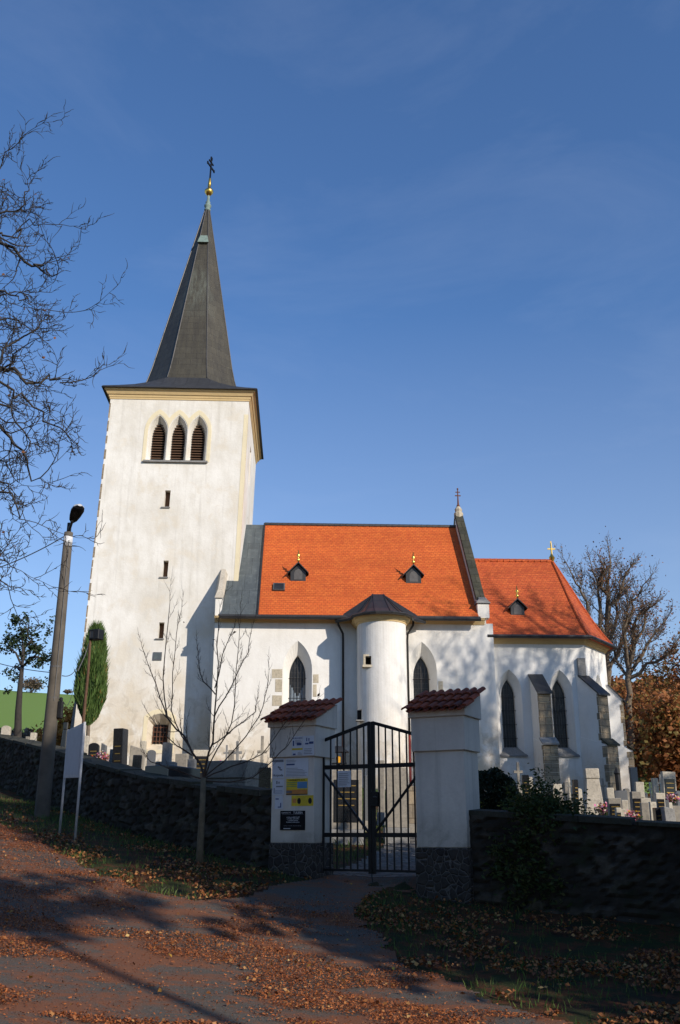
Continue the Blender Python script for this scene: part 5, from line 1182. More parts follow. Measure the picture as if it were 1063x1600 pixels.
SHADE = [('tree with one thin leafy bough right of the viewpoint, outside the photo', 5.2, 9, 5.9, 7.1, 2.6, 58, 'green_leaf', 1100, .3),  # added, trimmed to one bough to lay a shadow band on the road
         ('small dense tree beyond the right edge beside the right wall', 13.3, -.56, 3.3, 8.6, 2.5, 55, 'green_leaf', 9000, .3),  # added canopy that cuts skylight over the right wall
         ('low dense shrub tree right of the viewpoint, outside the photo', 10.6, 3.6, -1.6, 3.8, 2.5, 56, 'green_leaf', 12000, .3),  # added low mass that keeps sun off the right verge
         ('dense tree right of the viewpoint outside the photo', 10.7, 6.5, .8, 9.4, 3.3, 50, 'green_leaf', 15000, .36),
         ('broad tree behind the viewpoint to the right, outside the photo', 10.6, 13, 6.4, 12.6, 2.3, 51, 'green_leaf', 9000, .36),
         ('low bushy tree beside the right wall outside the photo', 14.8, 5.0, -1.0, 4.4, 2.6, 52, 'green_leaf', 12000, .34),
         ('low spreading tree at the far right outside the photo', 19.5, 7.0, -1.5, 4.0, 3.0, 53, 'green_leaf', 12000, .36)]
for a in SHADE: shade_tree(*a)
def sky_blocker_tree(label, X, Y, H, r, seed):  # unseen trees added behind the viewpoint to block skylight
    p_ = .725 * X + .688 * Y; s_ = .688 * X - .725 * Y; shade_tree(label, p_, s_, 2.5 - .488 * s_, H - .488 * s_, r, seed, 'green_leaf', 7000, .6)
sky_blocker_tree('added big skylight-blocking tree behind the viewpoint on the left, outside the photo', -8, -9, 15, 5, 70)
sky_blocker_tree('added big skylight-blocking tree straight behind the viewpoint, outside the photo', 2.5, -16, 17, 5.5, 71)
sky_blocker_tree('added big skylight-blocking tree across the road left of the viewpoint, outside the photo', -17, -1, 14, 5, 72)
# tall bare tree whose twigs dapple the choir
def bare_shade(label, p_, s_, H, seed, n):
    X_ = .725 * p_ + .688 * s_; Y_ = .688 * p_ - .725 * s_
    return tree('bare_shade_tree', label, X_, Y_, H, .5, seed, 'bark_brown', 'brown_twig_leaf', n, .16, lsp=.35, nch=(14, 8, 5, 3), clear=.42, up=.1, trunk_r=.6, rmin=.035, rr=.66, group='trees outside the photo')
bare_shade('tall bare tree in the churchyard right of the photo, nearer the choir', 36.0, 2, 23, 61, 2200)
bare_shade('tall bare tree in the churchyard right of the photo, nearer the viewpoint', 32.0, 5, 25, 64, 2200)

# ------------------------------------------------------------ fallen leaves and grass
rs = np.random.RandomState(12)
def in_view(X, Y, m=.06): return np.abs(X) < (.36 + m) * (Y * .98 + .5)
def scatter(n, dens, x0, x1, y0, y1):
    X = rs.uniform(x0, x1, n); Y = 7.4 + (y1 - 7.4) * rs.rand(n) ** 1.5 if y0 < 9 else rs.uniform(y0, y1, n)
    k = in_view(X, Y) & (rs.rand(n) < dens(X, Y)); X, Y = X[k], Y[k]; return X, Y
def d_road(X, Y):
    r = road_in(X, Y); f = fbm(X * 1.1 + Y * .25, Y * 2.4 - X * .2, 31, 5); g = fbm(X * .5, Y * .8, 77, 3)
    near = np.clip(1 - np.abs(sdist(X, Y) + 4.5) / 5, 0, 1)
    v = ss((f * .7 + g * .45 - .51) / .1); side = ss((-X - 1.6 - (13 - Y) * .5) / 2.0) * .8 + ss((X - .8 - .5 * (11 - Y)) / .8) * 1.1
    lane = ss((Y - 13.2) / 1.2) * ss((X + 3.6) / 1.5)
    return np.where(r, np.clip(v * .95 + side * (.4 + v) + .06, 0, 1) * (1 - .9 * lane), 0)
X, Y = scatter(620000, d_road, -9, 6.5, 8.6, 22); P = np.stack([X, Y, ground(X, Y) + .02 + .012 * rs.rand(len(X))], 1)
lf = quads('fallen_leaves', leaf_quads(P, .024, rs, flat=.75, aspect=.45), 'litter_leaf'); tag(lf, 'drifts of rusty brown leaf litter blown over the asphalt road', 'leaf litter'); lf['kind'] = 'stuff'
X, Y = scatter(9000, d_road, -9, 6.5, 8.6, 22); P = np.stack([X, Y, ground(X, Y) + .035 + .01 * rs.rand(len(X))], 1)
lf = quads('fallen_leaves', leaf_quads(P, .042, rs, flat=.35, aspect=.7), 'verge_leaf'); tag(lf, 'sparser large curled leaves lying on top of the litter on the road', 'fallen leaves'); lf['kind'] = 'stuff'
def d_verge(X, Y):
    r = road_in(X, Y); d = sdist(X, Y); f = fbm(X * 1.3, Y * 1.6, 55, 4); e = np.where(X > .9, ss((14.2 - Y) / 2.2) * 1.3, ss((17.6 + .4 * (-X - 2) - Y) / 2.0) * .9)
    return np.where(~r & (d < -.05), np.clip(ss((f - .36 - .06 * (X < .9)) / .12) * (.25 + e), 0, 1), 0)
X, Y = scatter(110000, d_verge, -9, 6.5, 8.6, 22); P = np.stack([X, Y, ground(X, Y) + .025 + .03 * rs.rand(len(X))], 1)
lf = quads('fallen_leaves', leaf_quads(P, .048, rs, flat=.5, aspect=.7), 'verge_leaf'); tag(lf, 'larger brown and orange leaves lying in the grass verges by the walls', 'fallen leaves'); lf['kind'] = 'stuff'
X, Y = scatter(200, lambda X, Y: np.where(sdist(X, Y) < -.1, .5, 0), -8, 6, 8.6, 20); P = np.stack([X, Y, ground(X, Y) + .05], 1)
lf = quads('fallen_leaves', leaf_quads(P, .05, rs, flat=.5, aspect=.7), 'yellow_leaf'); tag(lf, 'scattered bright yellow leaves on the verge and road', 'fallen leaves'); lf['kind'] = 'stuff'
def blades(name, X, Y, h, wd_, label, mat='grass_blade'):
    n = len(X); Z = ground(X, Y); a = rs.rand(n) * 2 * pi; H = h * (.5 + rs.rand(n)); t = rs.randn(n, 2) * .35
    B = np.stack([X, Y, Z - .01], 1); s = np.stack([np.cos(a), np.sin(a), np.zeros(n)], 1) * wd_
    T = B + np.stack([t[:, 0] * H, t[:, 1] * H, H], 1); Mi = (B + T) / 2 + np.stack([np.zeros(n), np.zeros(n), H * .12], 1)
    o = quads(name, np.stack([B - s, B + s, Mi + s * .6, T], 1), mat); tag(o, label, 'grass'); o['kind'] = 'stuff'; return o
def d_gr(X, Y): return np.where(X > .9, .3, 1) * np.where(~road_in(X, Y) & (sdist(X, Y) < -.03), .25 + .75 * ss((fbm(X * .9, Y * .9, 90, 4) - .4) / .12), 0)
X, Y = scatter(120000, d_gr, -9.5, 6.5, 8.6, 23); blades('grass', X, Y, .075, .005, 'short grass on the verges outside the churchyard wall')
def d_in(X, Y): return np.where((sdist(X, Y) > .5) & ~pip(PATH, X, Y) & (Y < 40), .8, 0)
X, Y = scatter(60000, d_in, -12, 14, 15, 38); blades('grass', X, Y, .12, .009, 'grass between the graves inside the churchyard')

# ------------------------------------------------------------ street lamp, wires, notice board, floodlight mast
lb_ = at(67, 1262, 20.2); lx = lb_.x; lz = gz(lx, 20.2); LP = thing('street_lamp', 'tapered concrete lamp post with a round grey lamp head, left of the notice board', 'street lamp', (lx, 20.2, lz))
MB().tube([(0, 0, -.5), (0, 0, 0), (.0, 0, 3), (.0, 0, 6.0)], [.165, .155, .125, .095], 14).build('post', 'pole_concrete', LP, smooth=True, uv=False)
hp_ = 6.0
MB().tube([(0, 0, hp_ - .32), (0, 0, hp_ - .1)], .1, 12).build('white_collar', 'white_paint', LP, smooth=True)
br = MB().tube([(0, 0, hp_ - .05), (0, 0, hp_ + .22)], [.05, .05], 8).tube([(0, -.02, hp_ + .02), (.06, -.12, hp_ + .1), (.12, -.22, hp_ + .2)], .03, 6); br.build('bracket', 'lamp_dark', LP)
d = Vector((.45, -.8, .38)).normalized(); cpos = Vector((.22, -.3, hp_ + .36)); hd = MB(); n = 14; up = Vector((0, 0, 1)); u = d; s = u.cross(up).normalized(); v = s.cross(u)
rows = []
for t, a_, b_ in ((-.34, .04, .04), (-.26, .09, .07), (-.1, .125, .1), (.08, .145, .11), (.2, .12, .09), (.27, .05, .04)):
    rows.append([cpos + u * t + s * cos(2 * pi * k / n) * a_ + v * (sin(2 * pi * k / n) * b_ * (1 if sin(2 * pi * k / n) > 0 else .55)) for k in range(n)])
for A, B in zip(rows[:-1], rows[1:]):
    for k in range(n): j = (k + 1) % n; hd.poly([A[k], A[j], B[j], B[k]], 0 if sin(2 * pi * (k + .5) / n) > 0 else 1)
hd.poly(rows[0]); hd.poly(rows[-1]); hd.build('lamp_head', ['lamp_grey', 'lamp_dark'], LP, smooth=True)
for z in (2.35, 3.0): MB().tube([(0, 0, z), (0, 0, z + .035)], .146 - z * .006, 12).build('steel_band', 'lead', LP)
MB().box(.13, .22, -.07, .07, 1.95, 2.3).box(.15, .2, -.05, .05, 2.3, 2.38).build('junction_box', 'lamp_dark', LP, bevel=.01)
MB().tube([(.06, -.12, 2.3), (.06, -.115, 4), (.05, -.09, 5.8)], .012, 5).build('cable', 'lead', LP)
def wire(label, a, b, sag, r=.012):
    a, b = Vector(a), Vector(b); o = a.copy(); P = [a.lerp(b, t / 14) - Vector((0, 0, sag * 4 * (t / 14) * (1 - t / 14))) - o for t in range(15)]
    w_ = MB().tube(P, r, 4).build('wire', 'wire_black', uv=False); w_.location = o; tag(w_, label, 'wire')
top = Vector((lx - .08, 20.2, lz + hp_ - .08)); wire('thin black wire running from the lamp head down to the left edge', top, at(-60, 905, 17), .1)
wire('black cable crossing the sky low, from the left edge to the lamp post', at(-20, 1031, 26), Vector((lx, 20.25, lz + 2.9)), .05)
wire('black cable from the lamp post to the tower corner', Vector((lx + .12, 20.3, lz + 2.85)), at(122, 1040, 41), .15)
wire('thin slack wire from the junction box to the tower corner', Vector((lx + .2, 20.3, lz + 2.3)), at(123, 1030, 41), .7, .008)
# notice board
a = G(95, 1283, 15, 19.6); b = G(118, 1305, 15, 19.4)
a = Vector((at(95, 1283, 17.9).x, 17.9, 0)); b = Vector((at(118, 1305, 17.0).x, 17.0, 0)); az, bz = gz(a.x, a.y), gz(b.x, b.y)
NB = thing('notice_board', 'blank white notice board on two thin metal legs in front of the stone wall', 'notice board', (a.x, a.y, az)); o = Vector((a.x, a.y, az))
ta, tb_ = at(106, 1140, 17.9).z, at(133, 1128, 17.0).z
MB().tube([Vector((0, 0, -.2)), Vector((0, 0, ta - az))], .022, 8).build('leg', 'lamp_grey', NB, smooth=True); bb = Vector((b.x, b.y, bz)) - o
MB().tube([bb - Vector((0, 0, .2)), Vector((bb.x, bb.y, tb_ - az))], .022, 8).build('leg', 'lamp_grey', NB, smooth=True)
z0a, z0b = at(101, 1216, 17.9).z - az, at(126, 1215, 17.0).z - az; z1a, z1b = ta - az - .01, tb_ - az - .01
dv = Vector((bb.x, bb.y, 0)).normalized(); nv = Vector((-dv.y, dv.x, 0)); e0 = dv * .03; e1 = Vector((bb.x, bb.y, 0)) - dv * .03
def pn(i, t0, t1, mb):
    q = [(e0 + dv * i, z0a + i), (e1 - dv * i, z0b + i), (e1 - dv * i, z1b - i), (e0 + dv * i, z1a - i)]; pts = [p + Vector((0, 0, z)) for p, z in q]
    mb.hexa([p + nv * t0 for p in pts], [p + nv * t1 for p in pts]); return mb
pn(0, -.02, .02, MB()).build('board_frame', 'lamp_grey', NB, bevel=.005); pn(.05, -.024, -.0205, MB()).build('board_panel', 'board_white', NB)
# floodlight on a wooden mast
mb_ = at(128, 1190, 24); FM = thing('floodlight_mast', 'thin brown mast with a black box floodlight in front of the juniper', 'floodlight', (mb_.x, 24, gz(mb_.x, 24))); o = FM.location
P = [at(128, 1215, 24) - o, at(131, 1120, 24) - o, at(138, 1050, 24) - o, at(142, 992, 24) - o]; P[0].z = -.2
MB().tube(P, [.045, .04, .035, .03], 8).build('mast', 'wood', FM, smooth=True)
f = at(151, 992, 24) - o; R_ = Matrix.Rotation(radians(-24), 4, 'Z')
fl = MB().box(-.15, .15, -.11, .11, -.13, .13, 0).box(-.11, -.0, -.116, -.11, -.1, .09, 1); fl.xf(lambda x, y, z: tuple(R_ @ Vector((x, y, z)) + f)); fl.build('lamp_housing', ['lamp_dark', 'glass_dark'], FM, bevel=.012)
MB().tube([P[3] - Vector((0, 0, .05)), f - Vector((.1, 0, 0))], .014, 5).build('bracket', 'lamp_grey', FM)
MB().tube([at(141, 1000, 24) - o, at(133, 1024, 24.3) - o, at(122, 1048, 24.6) - o], .012, 5).build('stay', 'lamp_grey', FM)

# ------------------------------------------------------------ gravestones
def W(px0, px1, py, Y):                             # world x of both edges and z of the row at depth Y
    a, b = at(px0, py, Y), at(px1, py, Y); return a.x, b.x, a.z
rg = random.Random(3)
def grave(kind, mat, px0, px1, pyt, Y, label, name='gravestone', rot=None, dep=.16, grp='gravestones', cat='gravestone', zb=None, extra=None):
    x0, x1, zt = W(px0, px1, pyt, Y); X_ = (x0 + x1) / 2; z = gz(X_, Y) if zb is None else zb; w_ = (x1 - x0) / 2; h = zt - z
    r = radians(rg.uniform(-9, 9)) if rot is None else radians(rot)
    root = thing(name, label, cat, (X_, Y, z), r, grp); root.rotation_euler = (radians(rg.uniform(-1.5, 1.5)), radians(rg.uniform(-1.8, 1.8)), r); hb = min(.3, h * .18)
    def B(nm, m, mb, bv=.012): return mb.build(nm, m, root, bevel=bv)
    if kind in ('slab', 'round', 'panel', 'slant'):
        B('base', 'concrete' if mat != 'concrete' else 'grey_stone', MB().box(-w_ * 1.15, w_ * 1.15, -dep * 1.1, dep * 1.1, -.3, hb))
        if kind == 'round':
            pts = [(-w_, -dep / 2, hb), (w_, -dep / 2, hb)] + [(w_ * cos(pi * k / 10), -dep / 2, h - w_ * .6 + w_ * .6 * sin(pi * k / 10)) for k in range(11)]; B('headstone', mat, MB().extrude(pts, (0, dep, 0)))
        elif kind == 'slant':
            B('headstone', mat, MB().extrude([(-w_, -dep / 2, hb), (w_, -dep / 2, hb), (w_, -dep / 2, h * .93), (-w_, -dep / 2, h)], (0, dep, 0)))
        else: B('headstone', mat, MB().box(-w_, w_, -dep / 2, dep / 2, hb, h))
        if kind == 'panel' or mat == 'black_granite':
            ins = MB(); yf_ = -dep / 2 - (.022 if kind == 'panel' else .002)
            for q in range(4): zz = hb + (h - hb) * (.72 - .11 * q); ww = w_ * (.6 - .1 * (q % 2)); ins.box(-ww, ww, yf_ - .004, yf_ + .001, zz, zz + .02)
            ins.build('inscription', 'brass', root, uv=False)
        if kind == 'panel': B('inscription_panel', extra or 'black_granite', MB().box(-w_ * .78, w_ * .78, -dep / 2 - .02, -dep / 2 + .01, hb + (h - hb) * .12, h * .86), .004)
    elif kind == 'cross':
        pz = h * .42; t = w_ * .3; B('pedestal', 'concrete', MB().hexa([(-w_ * .8, -w_ * .6, -.3), (w_ * .8, -w_ * .6, -.3), (w_ * .8, w_ * .6, -.3), (-w_ * .8, w_ * .6, -.3)], [(-w_ * .62, -w_ * .5, pz), (w_ * .62, -w_ * .5, pz), (w_ * .62, w_ * .5, pz), (-w_ * .62, w_ * .5, pz)]))
        B('cross', mat, MB().box(-t, t, -t * .8, t * .8, pz, h).box(-w_, -t, -t * .8, t * .8, pz + (h - pz) * .58, pz + (h - pz) * .58 + 2 * t).box(t, w_, -t * .8, t * .8, pz + (h - pz) * .58, pz + (h - pz) * .58 + 2 * t), .008)
    elif kind == 'obelisk':
        B('base', mat, MB().box(-w_ * 1.12, w_ * 1.12, -w_ * .8, w_ * .8, -.3, h * .36)); B('shaft', mat, MB().hexa([(-w_, -w_ * .66, h * .36), (w_, -w_ * .66, h * .36), (w_, w_ * .66, h * .36), (-w_, w_ * .66, h * .36)], [(-w_ * .72, -w_ * .5, h * .84), (w_ * .72, -w_ * .5, h * .84), (w_ * .72, w_ * .5, h * .84), (-w_ * .72, w_ * .5, h * .84)]))
        B('cap', mat, MB().box(-w_ * .78, w_ * .78, -w_ * .6, w_ * .6, h * .84, h))
    elif kind == 'stepped':                         # broad shoulders with a raised middle block
        B('base', mat, MB().box(-w_ * 1.1, w_ * 1.1, -dep, dep, -.3, hb)); B('shoulders', mat, MB().box(-w_, w_, -dep / 2, dep / 2, hb, h * .62)); B('middle', mat, MB().box(-w_ * .42, w_ * .42, -dep * .6, dep * .6, h * .62, h))
    elif kind == 'blockcross':
        t = w_ * .38; B('base', mat, MB().box(-w_ * 1.1, w_ * 1.1, -dep * 1.2, dep * 1.2, -.3, h * .35)); B('cross', mat, MB().box(-t, t, -dep / 2, dep / 2, h * .35, h).box(-w_, -t, -dep / 2, dep / 2, h * .55, h * .78).box(t, w_, -dep / 2, dep / 2, h * .55, h * .78))
    elif kind == 'tomb':
        B('kerb', mat, MB().box(-w_, w_, -.5, .5, -.3, h * .8)); B('lid', mat, MB().box(-w_ * 1.03, w_ * 1.03, -.53, .53, h * .8, h))
    elif kind == 'lantern':
        B('base', mat, MB().box(-w_, w_, -dep, dep, -.3, h * .55)); B('lantern', 'lamp_dark', MB().lathe([(w_ * .42, 0), (w_ * .38, h * .3), (w_ * .5, h * .33), (w_ * .1, h * .44)], 8, (0, 0, h * .55)), 0)
    return root
GR = [ # kind, material, x0, x1, y top, depth, label
 ('obelisk', 'sandstone', 911, 938, 1201, 24, 'pale sandstone monument with a square cap, tallest and leftmost of the right hand graves'),
 ('lantern', 'grey_granite', 955, 975, 1198, 30, 'blue grey gravestone with a dark lantern on top behind the right wall'),
 ('slab', 'light_concrete', 948, 959, 1231, 26, 'small pale block stone between the sandstone monument and the lantern grave'),
 ('panel', 'concrete', 949, 969, 1247, 22.5, 'dark fronted slab low beside the sandstone monument'),
 ('slab', 'grey_granite', 983, 994, 1199, 38, 'narrow slate grey stele near the choir corner'),
 ('stepped', 'light_concrete', 982, 1012, 1222, 29, 'wide pale shouldered gravestone right of the lantern grave'),
 ('panel', 'concrete', 984, 999, 1237, 21.8, 'tall narrow slab with a dark front and pale edge before the wide shouldered stone'),
 ('slab', 'concrete', 1000, 1012, 1254, 21.4, 'squat grey stone immediately right of the narrow dark fronted slab'),
 ('slab', 'light_concrete', 1013, 1023, 1253, 22.4, 'small white slab between two grey stones at the right wall'),
 ('panel', 'light_concrete', 1021, 1035, 1239, 23.2, 'gravestone with a large black panel in a white surround near the right edge'),
 ('slab', 'sandstone', 1018, 1027, 1216, 34, 'slim ochre stone standing behind the black panelled grave'),
 ('panel', 'light_concrete', 1031, 1052, 1206, 31, 'tall broad cream headstone with a recessed panel near the right edge'),
 ('slant', 'grey_stone', 1036, 1053, 1260, 20.6, 'grey slab with sloping top close to the wall at the right edge'),
 ('slab', 'sandstone', 970, 980, 1250, 23.4, 'small light stone with a dark opening between two taller slabs'),
 ('cross', 'concrete', 802, 816, 1191, 33, 'grey stone cross on a pedestal below the first choir window'),
 ('slab', 'black_granite', 815, 826, 1211, 31, 'black polished headstone beside the stone cross'),
 ('slab', 'light_concrete', 862, 876, 1225, 30, 'pale low stone behind the dark shrub'),
 ('slab', 'black_granite', 893, 900, 1218, 29, 'slim black stone between the dark shrub and the sandstone monument'),
 ('round', 'light_concrete', 845, 855, 1222, 36, 'small pale round topped stone near the first choir buttress'),
 ('slab', 'concrete', 880, 890, 1222, 35, 'plain grey headstone below the second choir window'),
 ('slab', 'grey_granite', 1054, 1070, 1236, 28, 'grey granite slab cut by the right edge of the photo'),
 ('slab', 'light_concrete', 1040, 1050, 1254, 26, 'low white kerb stone under the tall cream headstone'),
 ('cross', 'concrete', 938, 947, 1216, 36, 'small weathered cross right behind the sandstone monument'),
 ('round', 'black_granite', 141, 157, 1161, 26, 'black round topped headstone, leftmost under the juniper'),
 ('slant', 'grey_granite', 159, 166, 1161, 26.3, 'narrow leaning grey granite stele right of the black round topped headstone'),
 ('slab', 'black_granite', 185, 201, 1139, 22.6, 'tall dark granite pillar gravestone, highest of the left hand graves'),
 ('slab', 'grey_stone', 171, 185, 1171, 23.2, 'low grey slab at the left foot of the tall dark pillar stone'),
 ('slant', 'concrete', 202, 225, 1165, 23.4, 'grey slab with sloping top right of the tall dark pillar stone'),
 ('blockcross', 'grey_stone', 246, 276, 1161, 20.8, 'massive grey block cross in front of the barred tower window'),
 ('tomb', 'black_granite', 249, 293, 1199, 19.6, 'low black granite tomb on the wall edge before the block cross'),
 ('slab', 'light_concrete', 222, 230, 1158, 27, 'slim white post stone left of the barred window'),
 ('slab', 'concrete', 277, 296, 1178, 24, 'plain grey slab right of the block cross'),
 ('panel', 'light_concrete', 303, 330, 1172, 26, 'pale headstone behind the young bare tree'),
 ('tomb', 'concrete', 338, 404, 1191, 19.4, 'wide low concrete tomb right of the young bare tree'),
 ('slab', 'black_granite', 405, 424, 1200, 18.0, 'square black granite stone touching the left gate pillar'),
 ('cross', 'concrete', 403, 418, 1150, 25, 'stone cross on a square pedestal just left of the gate pillar'),
 ('cross', 'grey_stone', 366, 380, 1158, 27, 'small stone cross behind the wide concrete tomb'),
 ('slab', 'concrete', 358, 366, 1172, 28, 'weathered grey slab left of the small stone cross'),
 ('cross', 'grey_stone', 350, 360, 1164, 33, 'dark far cross against the nave wall'),
 ('round', 'sandstone', 3, 17, 1134, 30, 'pale round topped gravestone at the left edge'),
 ('slab', 'light_concrete', 48, 57, 1145, 29, 'small white headstone between the pollard trunk and the lamp post'),
 ('slab', 'concrete', 42, 47, 1151, 30, 'tiny grey headstone beside the small white one'),
 ('slab', 'concrete', 17, 24, 1150, 31, 'low grey stone next to the pale round topped one'),
 ('obelisk', 'black_granite', 98, 106, 1129, 34, 'dark slender obelisk between lamp post and notice board'),
 ('slab', 'concrete', 62, 78, 1160, 31, 'low grey stone directly behind the lamp post'),
 ('slab', 'sandstone', 134, 140, 1150, 30, 'narrow pale stone at the foot of the juniper'),
 ('cross', 'light_concrete', 885, 893, 1216, 31, 'pale cross between the dark shrub and the slim black stone'),
 ('obelisk', 'sandstone', 826, 834, 1214, 33, 'small ochre obelisk behind the dark shrub, right of the black headstone'),
 ('slab', 'light_concrete', 834, 844, 1232, 28, 'white stone behind the left part of the dark shrub'),
 ('stepped', 'concrete', 869, 884, 1236, 26, 'grey shouldered stone behind the right part of the dark shrub'),
 ('cross', 'light_concrete', 1026, 1034, 1210, 40, 'far pale cross above the black panelled grave'),
 ('slab', 'light_concrete', 968, 977, 1264, 21.6, 'low white stone at the wall, right of the tiny white framed stone'),
 ('slab', 'grey_stone', 925, 934, 1236, 27, 'small grey stone partly hidden by the sandstone monument'),
 ('panel', 'light_concrete', 961, 969, 1262, 21.2, 'tiny white framed stone at the very front, below the lantern grave'),
 ('round', 'concrete', 975, 983, 1232, 31, 'round topped grey stone beside the blue grey lantern grave'),
 ('cross', 'light_concrete', 1012, 1020, 1222, 38, 'small pale cross behind the wide shouldered gravestone'),
 ('slab', 'black_granite', 1022, 1031, 1262, 20.8, 'low black stone at the wall, left of the sloping topped grey slab'),
 ('obelisk', 'concrete', 1043, 1051, 1226, 40, 'thin grey obelisk far back near the right edge'),
 ('slab', 'light_concrete', 955, 964, 1238, 33, 'white slab peeping out left behind the lantern grave'),
 ('slant', 'sandstone', 1003, 1011, 1236, 33, 'ochre slant topped stone behind the squat grey stone'),
 ('slab', 'grey_granite', 1036, 1044, 1250, 24.5, 'grey granite block between the black panelled grave and the cream headstone'),
 ('round', 'light_concrete', 900, 909, 1232, 30, 'round topped white stone left of the sandstone monument'),
 ('slab', 'black_granite', 853, 861, 1236, 26, 'black stone low behind the middle of the dark shrub'),
 ('slab', 'black_granite', 206, 220, 1180, 21.8, 'low dark stone at the wall between the tall pillar stone and the block cross'),
 ('round', 'grey_granite', 230, 243, 1172, 24.5, 'round topped granite stone left of the block cross'),
 ('slab', 'black_granite', 118, 130, 1162, 27, 'dark stone half hidden by the notice board'),
 ('slab', 'grey_stone', 296, 308, 1186, 21.5, 'dark grey stone just left of the young bare tree'),
 ('panel', 'concrete', 516, 565, 1203, 21.2, 'large grey gravestone with a dark panel seen through the left gate leaf'),
 ('slab', 'concrete', 601, 634, 1200, 21.6, 'broad pale stone seen through the right gate leaf'),
 ('slab', 'concrete', 590, 600, 1188, 24, 'narrow olive grey stele right behind the gate centre'),
 ('slab', 'grey_granite', 567, 583, 1212, 23, 'grey granite slab seen left of the gate centre post'),
 ('slab', 'ashlar', 637, 650, 1229, 23, 'brown headstone seen beside the right gate pillar'),
]
for g_ in GR:
    kind, mat, x0, x1, yt, Y_, lab = g_
    rot = {(516): 4, (601): 0, (338): -20, (249): -28}.get(x0)
    dp_ = .34 if x0 in (185, 405, 601) else (.3 if x0 == 246 else .17)
    grave(kind, mat, x0, x1, yt, Y_, lab, rot=rot, dep=dp_)
# grave kerbs / flowers / candles
def flowers(label, px, py, Y, r=.16, pot=None, mat='flower_mix', seed=1, base=True):
    p = at(px, py, Y) if not pot else G(px, py + 16, 16.6, 30); Y = p.y; z = gz(p.x, Y); p.z += .32 if pot else 0; root = thing('flower_bouquet' if not pot else 'flower_pot', label, 'flowers', (p.x, Y, z)); h = max(p.z - z, .1); rs = np.random.RandomState(seed)
    if pot: MB().lathe([(r * .55, 0), (r * .85, h * .62), (r * .92, h * .62), (r * .92, h * .7)], 14, (0, 0, 0)).build('pot', 'terracotta', root)
    else: MB().box(-r, r, -r * .7, r * .7, -.1, max(h - r, .06)).build('plinth', 'concrete', root)
    q = rs.randn(200, 3) * (r * .42, r * .42, r * .3) + (0, 0, h); quads('blossoms', leaf_quads(q, r * .24, rs, aspect=.9), mat, root); quads('greenery', leaf_quads(q[:120] * (1.1, 1.1, 1) - (0, 0, r * .25), r * .35, rs, aspect=.5), 'green_leaf', root)
flowers('purple and white bouquet at the foot of the sandstone monument', 943, 1264, 23, .22)
flowers('white bouquet on the wall side of the narrow dark fronted slab', 988, 1274, 20.8, .16, seed=3)
flowers('pink and green arrangement beside the cream headstone', 1050, 1247, 27, .2, seed=4)
flowers('red and white flowers before the black round topped headstone', 158, 1183, 25, .2, seed=5)
flowers('red and white wreath right of the wreathless leaning stele', 165, 1185, 24.6, .16, seed=6)
flowers('small red bouquet behind the young bare tree', 337, 1198, 22, .16, seed=7)
flowers('orange potted chrysanthemum behind the left gate leaf', 531, 1280, 18.3, .2, True, 'flower_orange', 8)
flowers('dark green potted plant at the left pillar inside the gate', 523, 1283, 18.8, .15, True, 'green_leaf', 9)
flowers('orange bouquet near the black headstone under the choir window', 845, 1249, 27, .2, mat='flower_orange', seed=10)
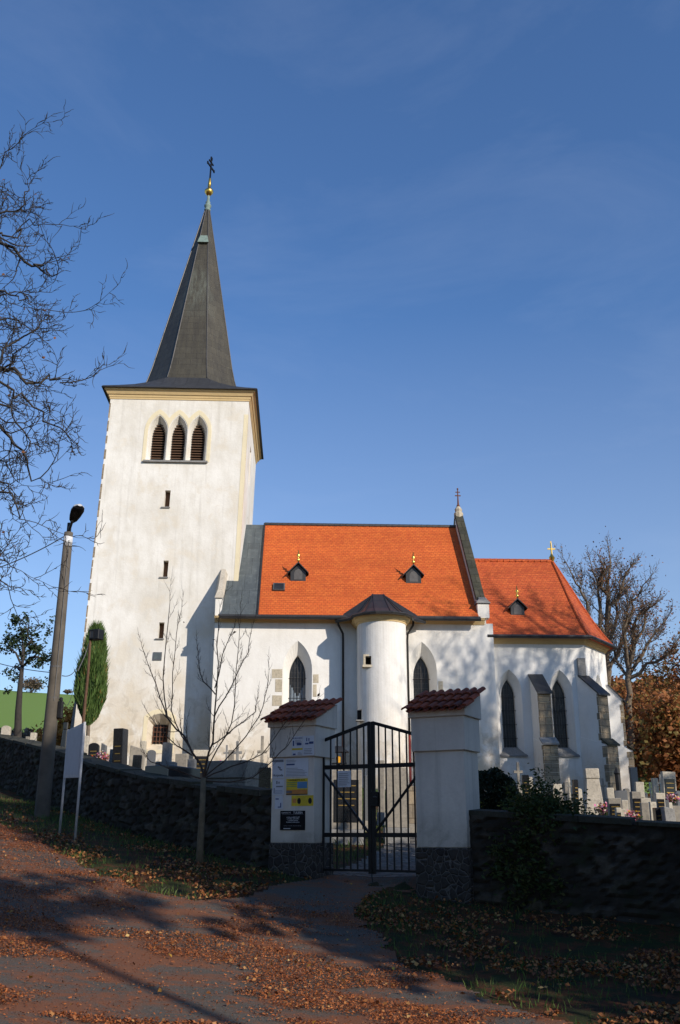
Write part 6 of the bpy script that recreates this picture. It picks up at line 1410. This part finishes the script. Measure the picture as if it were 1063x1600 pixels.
for i, (px, py, Y_, lab) in enumerate(((998, 1272, 20.6, 'red grave candle in front of the narrow dark fronted slab'), (965, 1277, 21.5, 'red grave candle at the low dark fronted slab'), (1003, 1277, 20.5, 'red grave candle beside the squat grey stone'), (975, 1267, 22, 'red grave candle below the lantern grave'), (178, 1196, 22.2, 'red grave candle near the tall dark pillar stone'))):
    p = at(px, py, Y_); z = gz(p.x, Y_); root = thing('grave_candle', lab, 'candle', (p.x, Y_, z), 0, 'grave candles'); h = max(.2, min(.4, p.z - z))
    MB().lathe([(.05, 0), (.055, h * .75), (.04, h * .78)], 10).build('glass', 'candle_red', root); MB().lathe([(.045, 0), (.05, h * .08), (.015, h * .2)], 10, (0, 0, h * .78)).build('lid', 'brass', root)
# far churchyard wall at the left
a, b = at(-30, 1150, 46), at(112, 1150, 43); root = thing('far_churchyard_wall', 'low dark churchyard wall in the distance left of the tower', 'stone wall', (a.x, a.y, 4)); zt1, zt2 = at(20, 1156, 45).z, at(110, 1176, 43).z
bd = MB().hexa([(0, 0, -1.5), (b.x - a.x, b.y - a.y, -1.5), (b.x - a.x, b.y - a.y + .5, -1.5), (0, .5, -1.5)], [(0, 0, zt1 - 4), (b.x - a.x, b.y - a.y, zt2 - 4), (b.x - a.x, b.y - a.y + .5, zt2 - 4), (0, .5, zt1 - 4)]); bd.build('wall_body', 'rubble_wall', root)
MB().hexa([(0, -.05, zt1 - 4), (b.x - a.x, b.y - a.y - .05, zt2 - 4), (b.x - a.x, b.y - a.y + .55, zt2 - 4), (0, .55, zt1 - 4)], [(0, -.05, zt1 - 3.92), (b.x - a.x, b.y - a.y - .05, zt2 - 3.92), (b.x - a.x, b.y - a.y + .55, zt2 - 3.92), (0, .55, zt1 - 3.92)]).build('coping', 'dark_coping', root)
# well-lantern post seen through the gate, beside the turret foot
p = at(529, 1172, 36); root = thing('grave_lamp_post', 'small dark roofed lantern shrine left of the turret foot', 'lantern', (p.x, 36, gz(p.x, 36))); h = p.z - root.location.z
MB().box(-.06, .06, -.06, .06, 0, h - .5).build('post', 'iron', root); MB().box(-.3, .3, -.2, .2, h - .5, h - .46).box(-.28, -.24, -.18, .18, h - .46, h - .08).box(.24, .28, -.18, .18, h - .46, h - .08).build('frame', 'iron', root)
MB().hexa([(-.38, -.28, h - .08), (.38, -.28, h - .08), (.38, .28, h - .08), (-.38, .28, h - .08)], [(-.1, -.08, h + .14), (.1, -.08, h + .14), (.1, .08, h + .14), (-.1, .08, h + .14)]).build('roof', 'dark_metal', root)
MB().lathe([(.07, 0), (.09, .2), (.05, .24)], 8, (0, 0, h - .46)).build('candle', 'flower_orange', root)
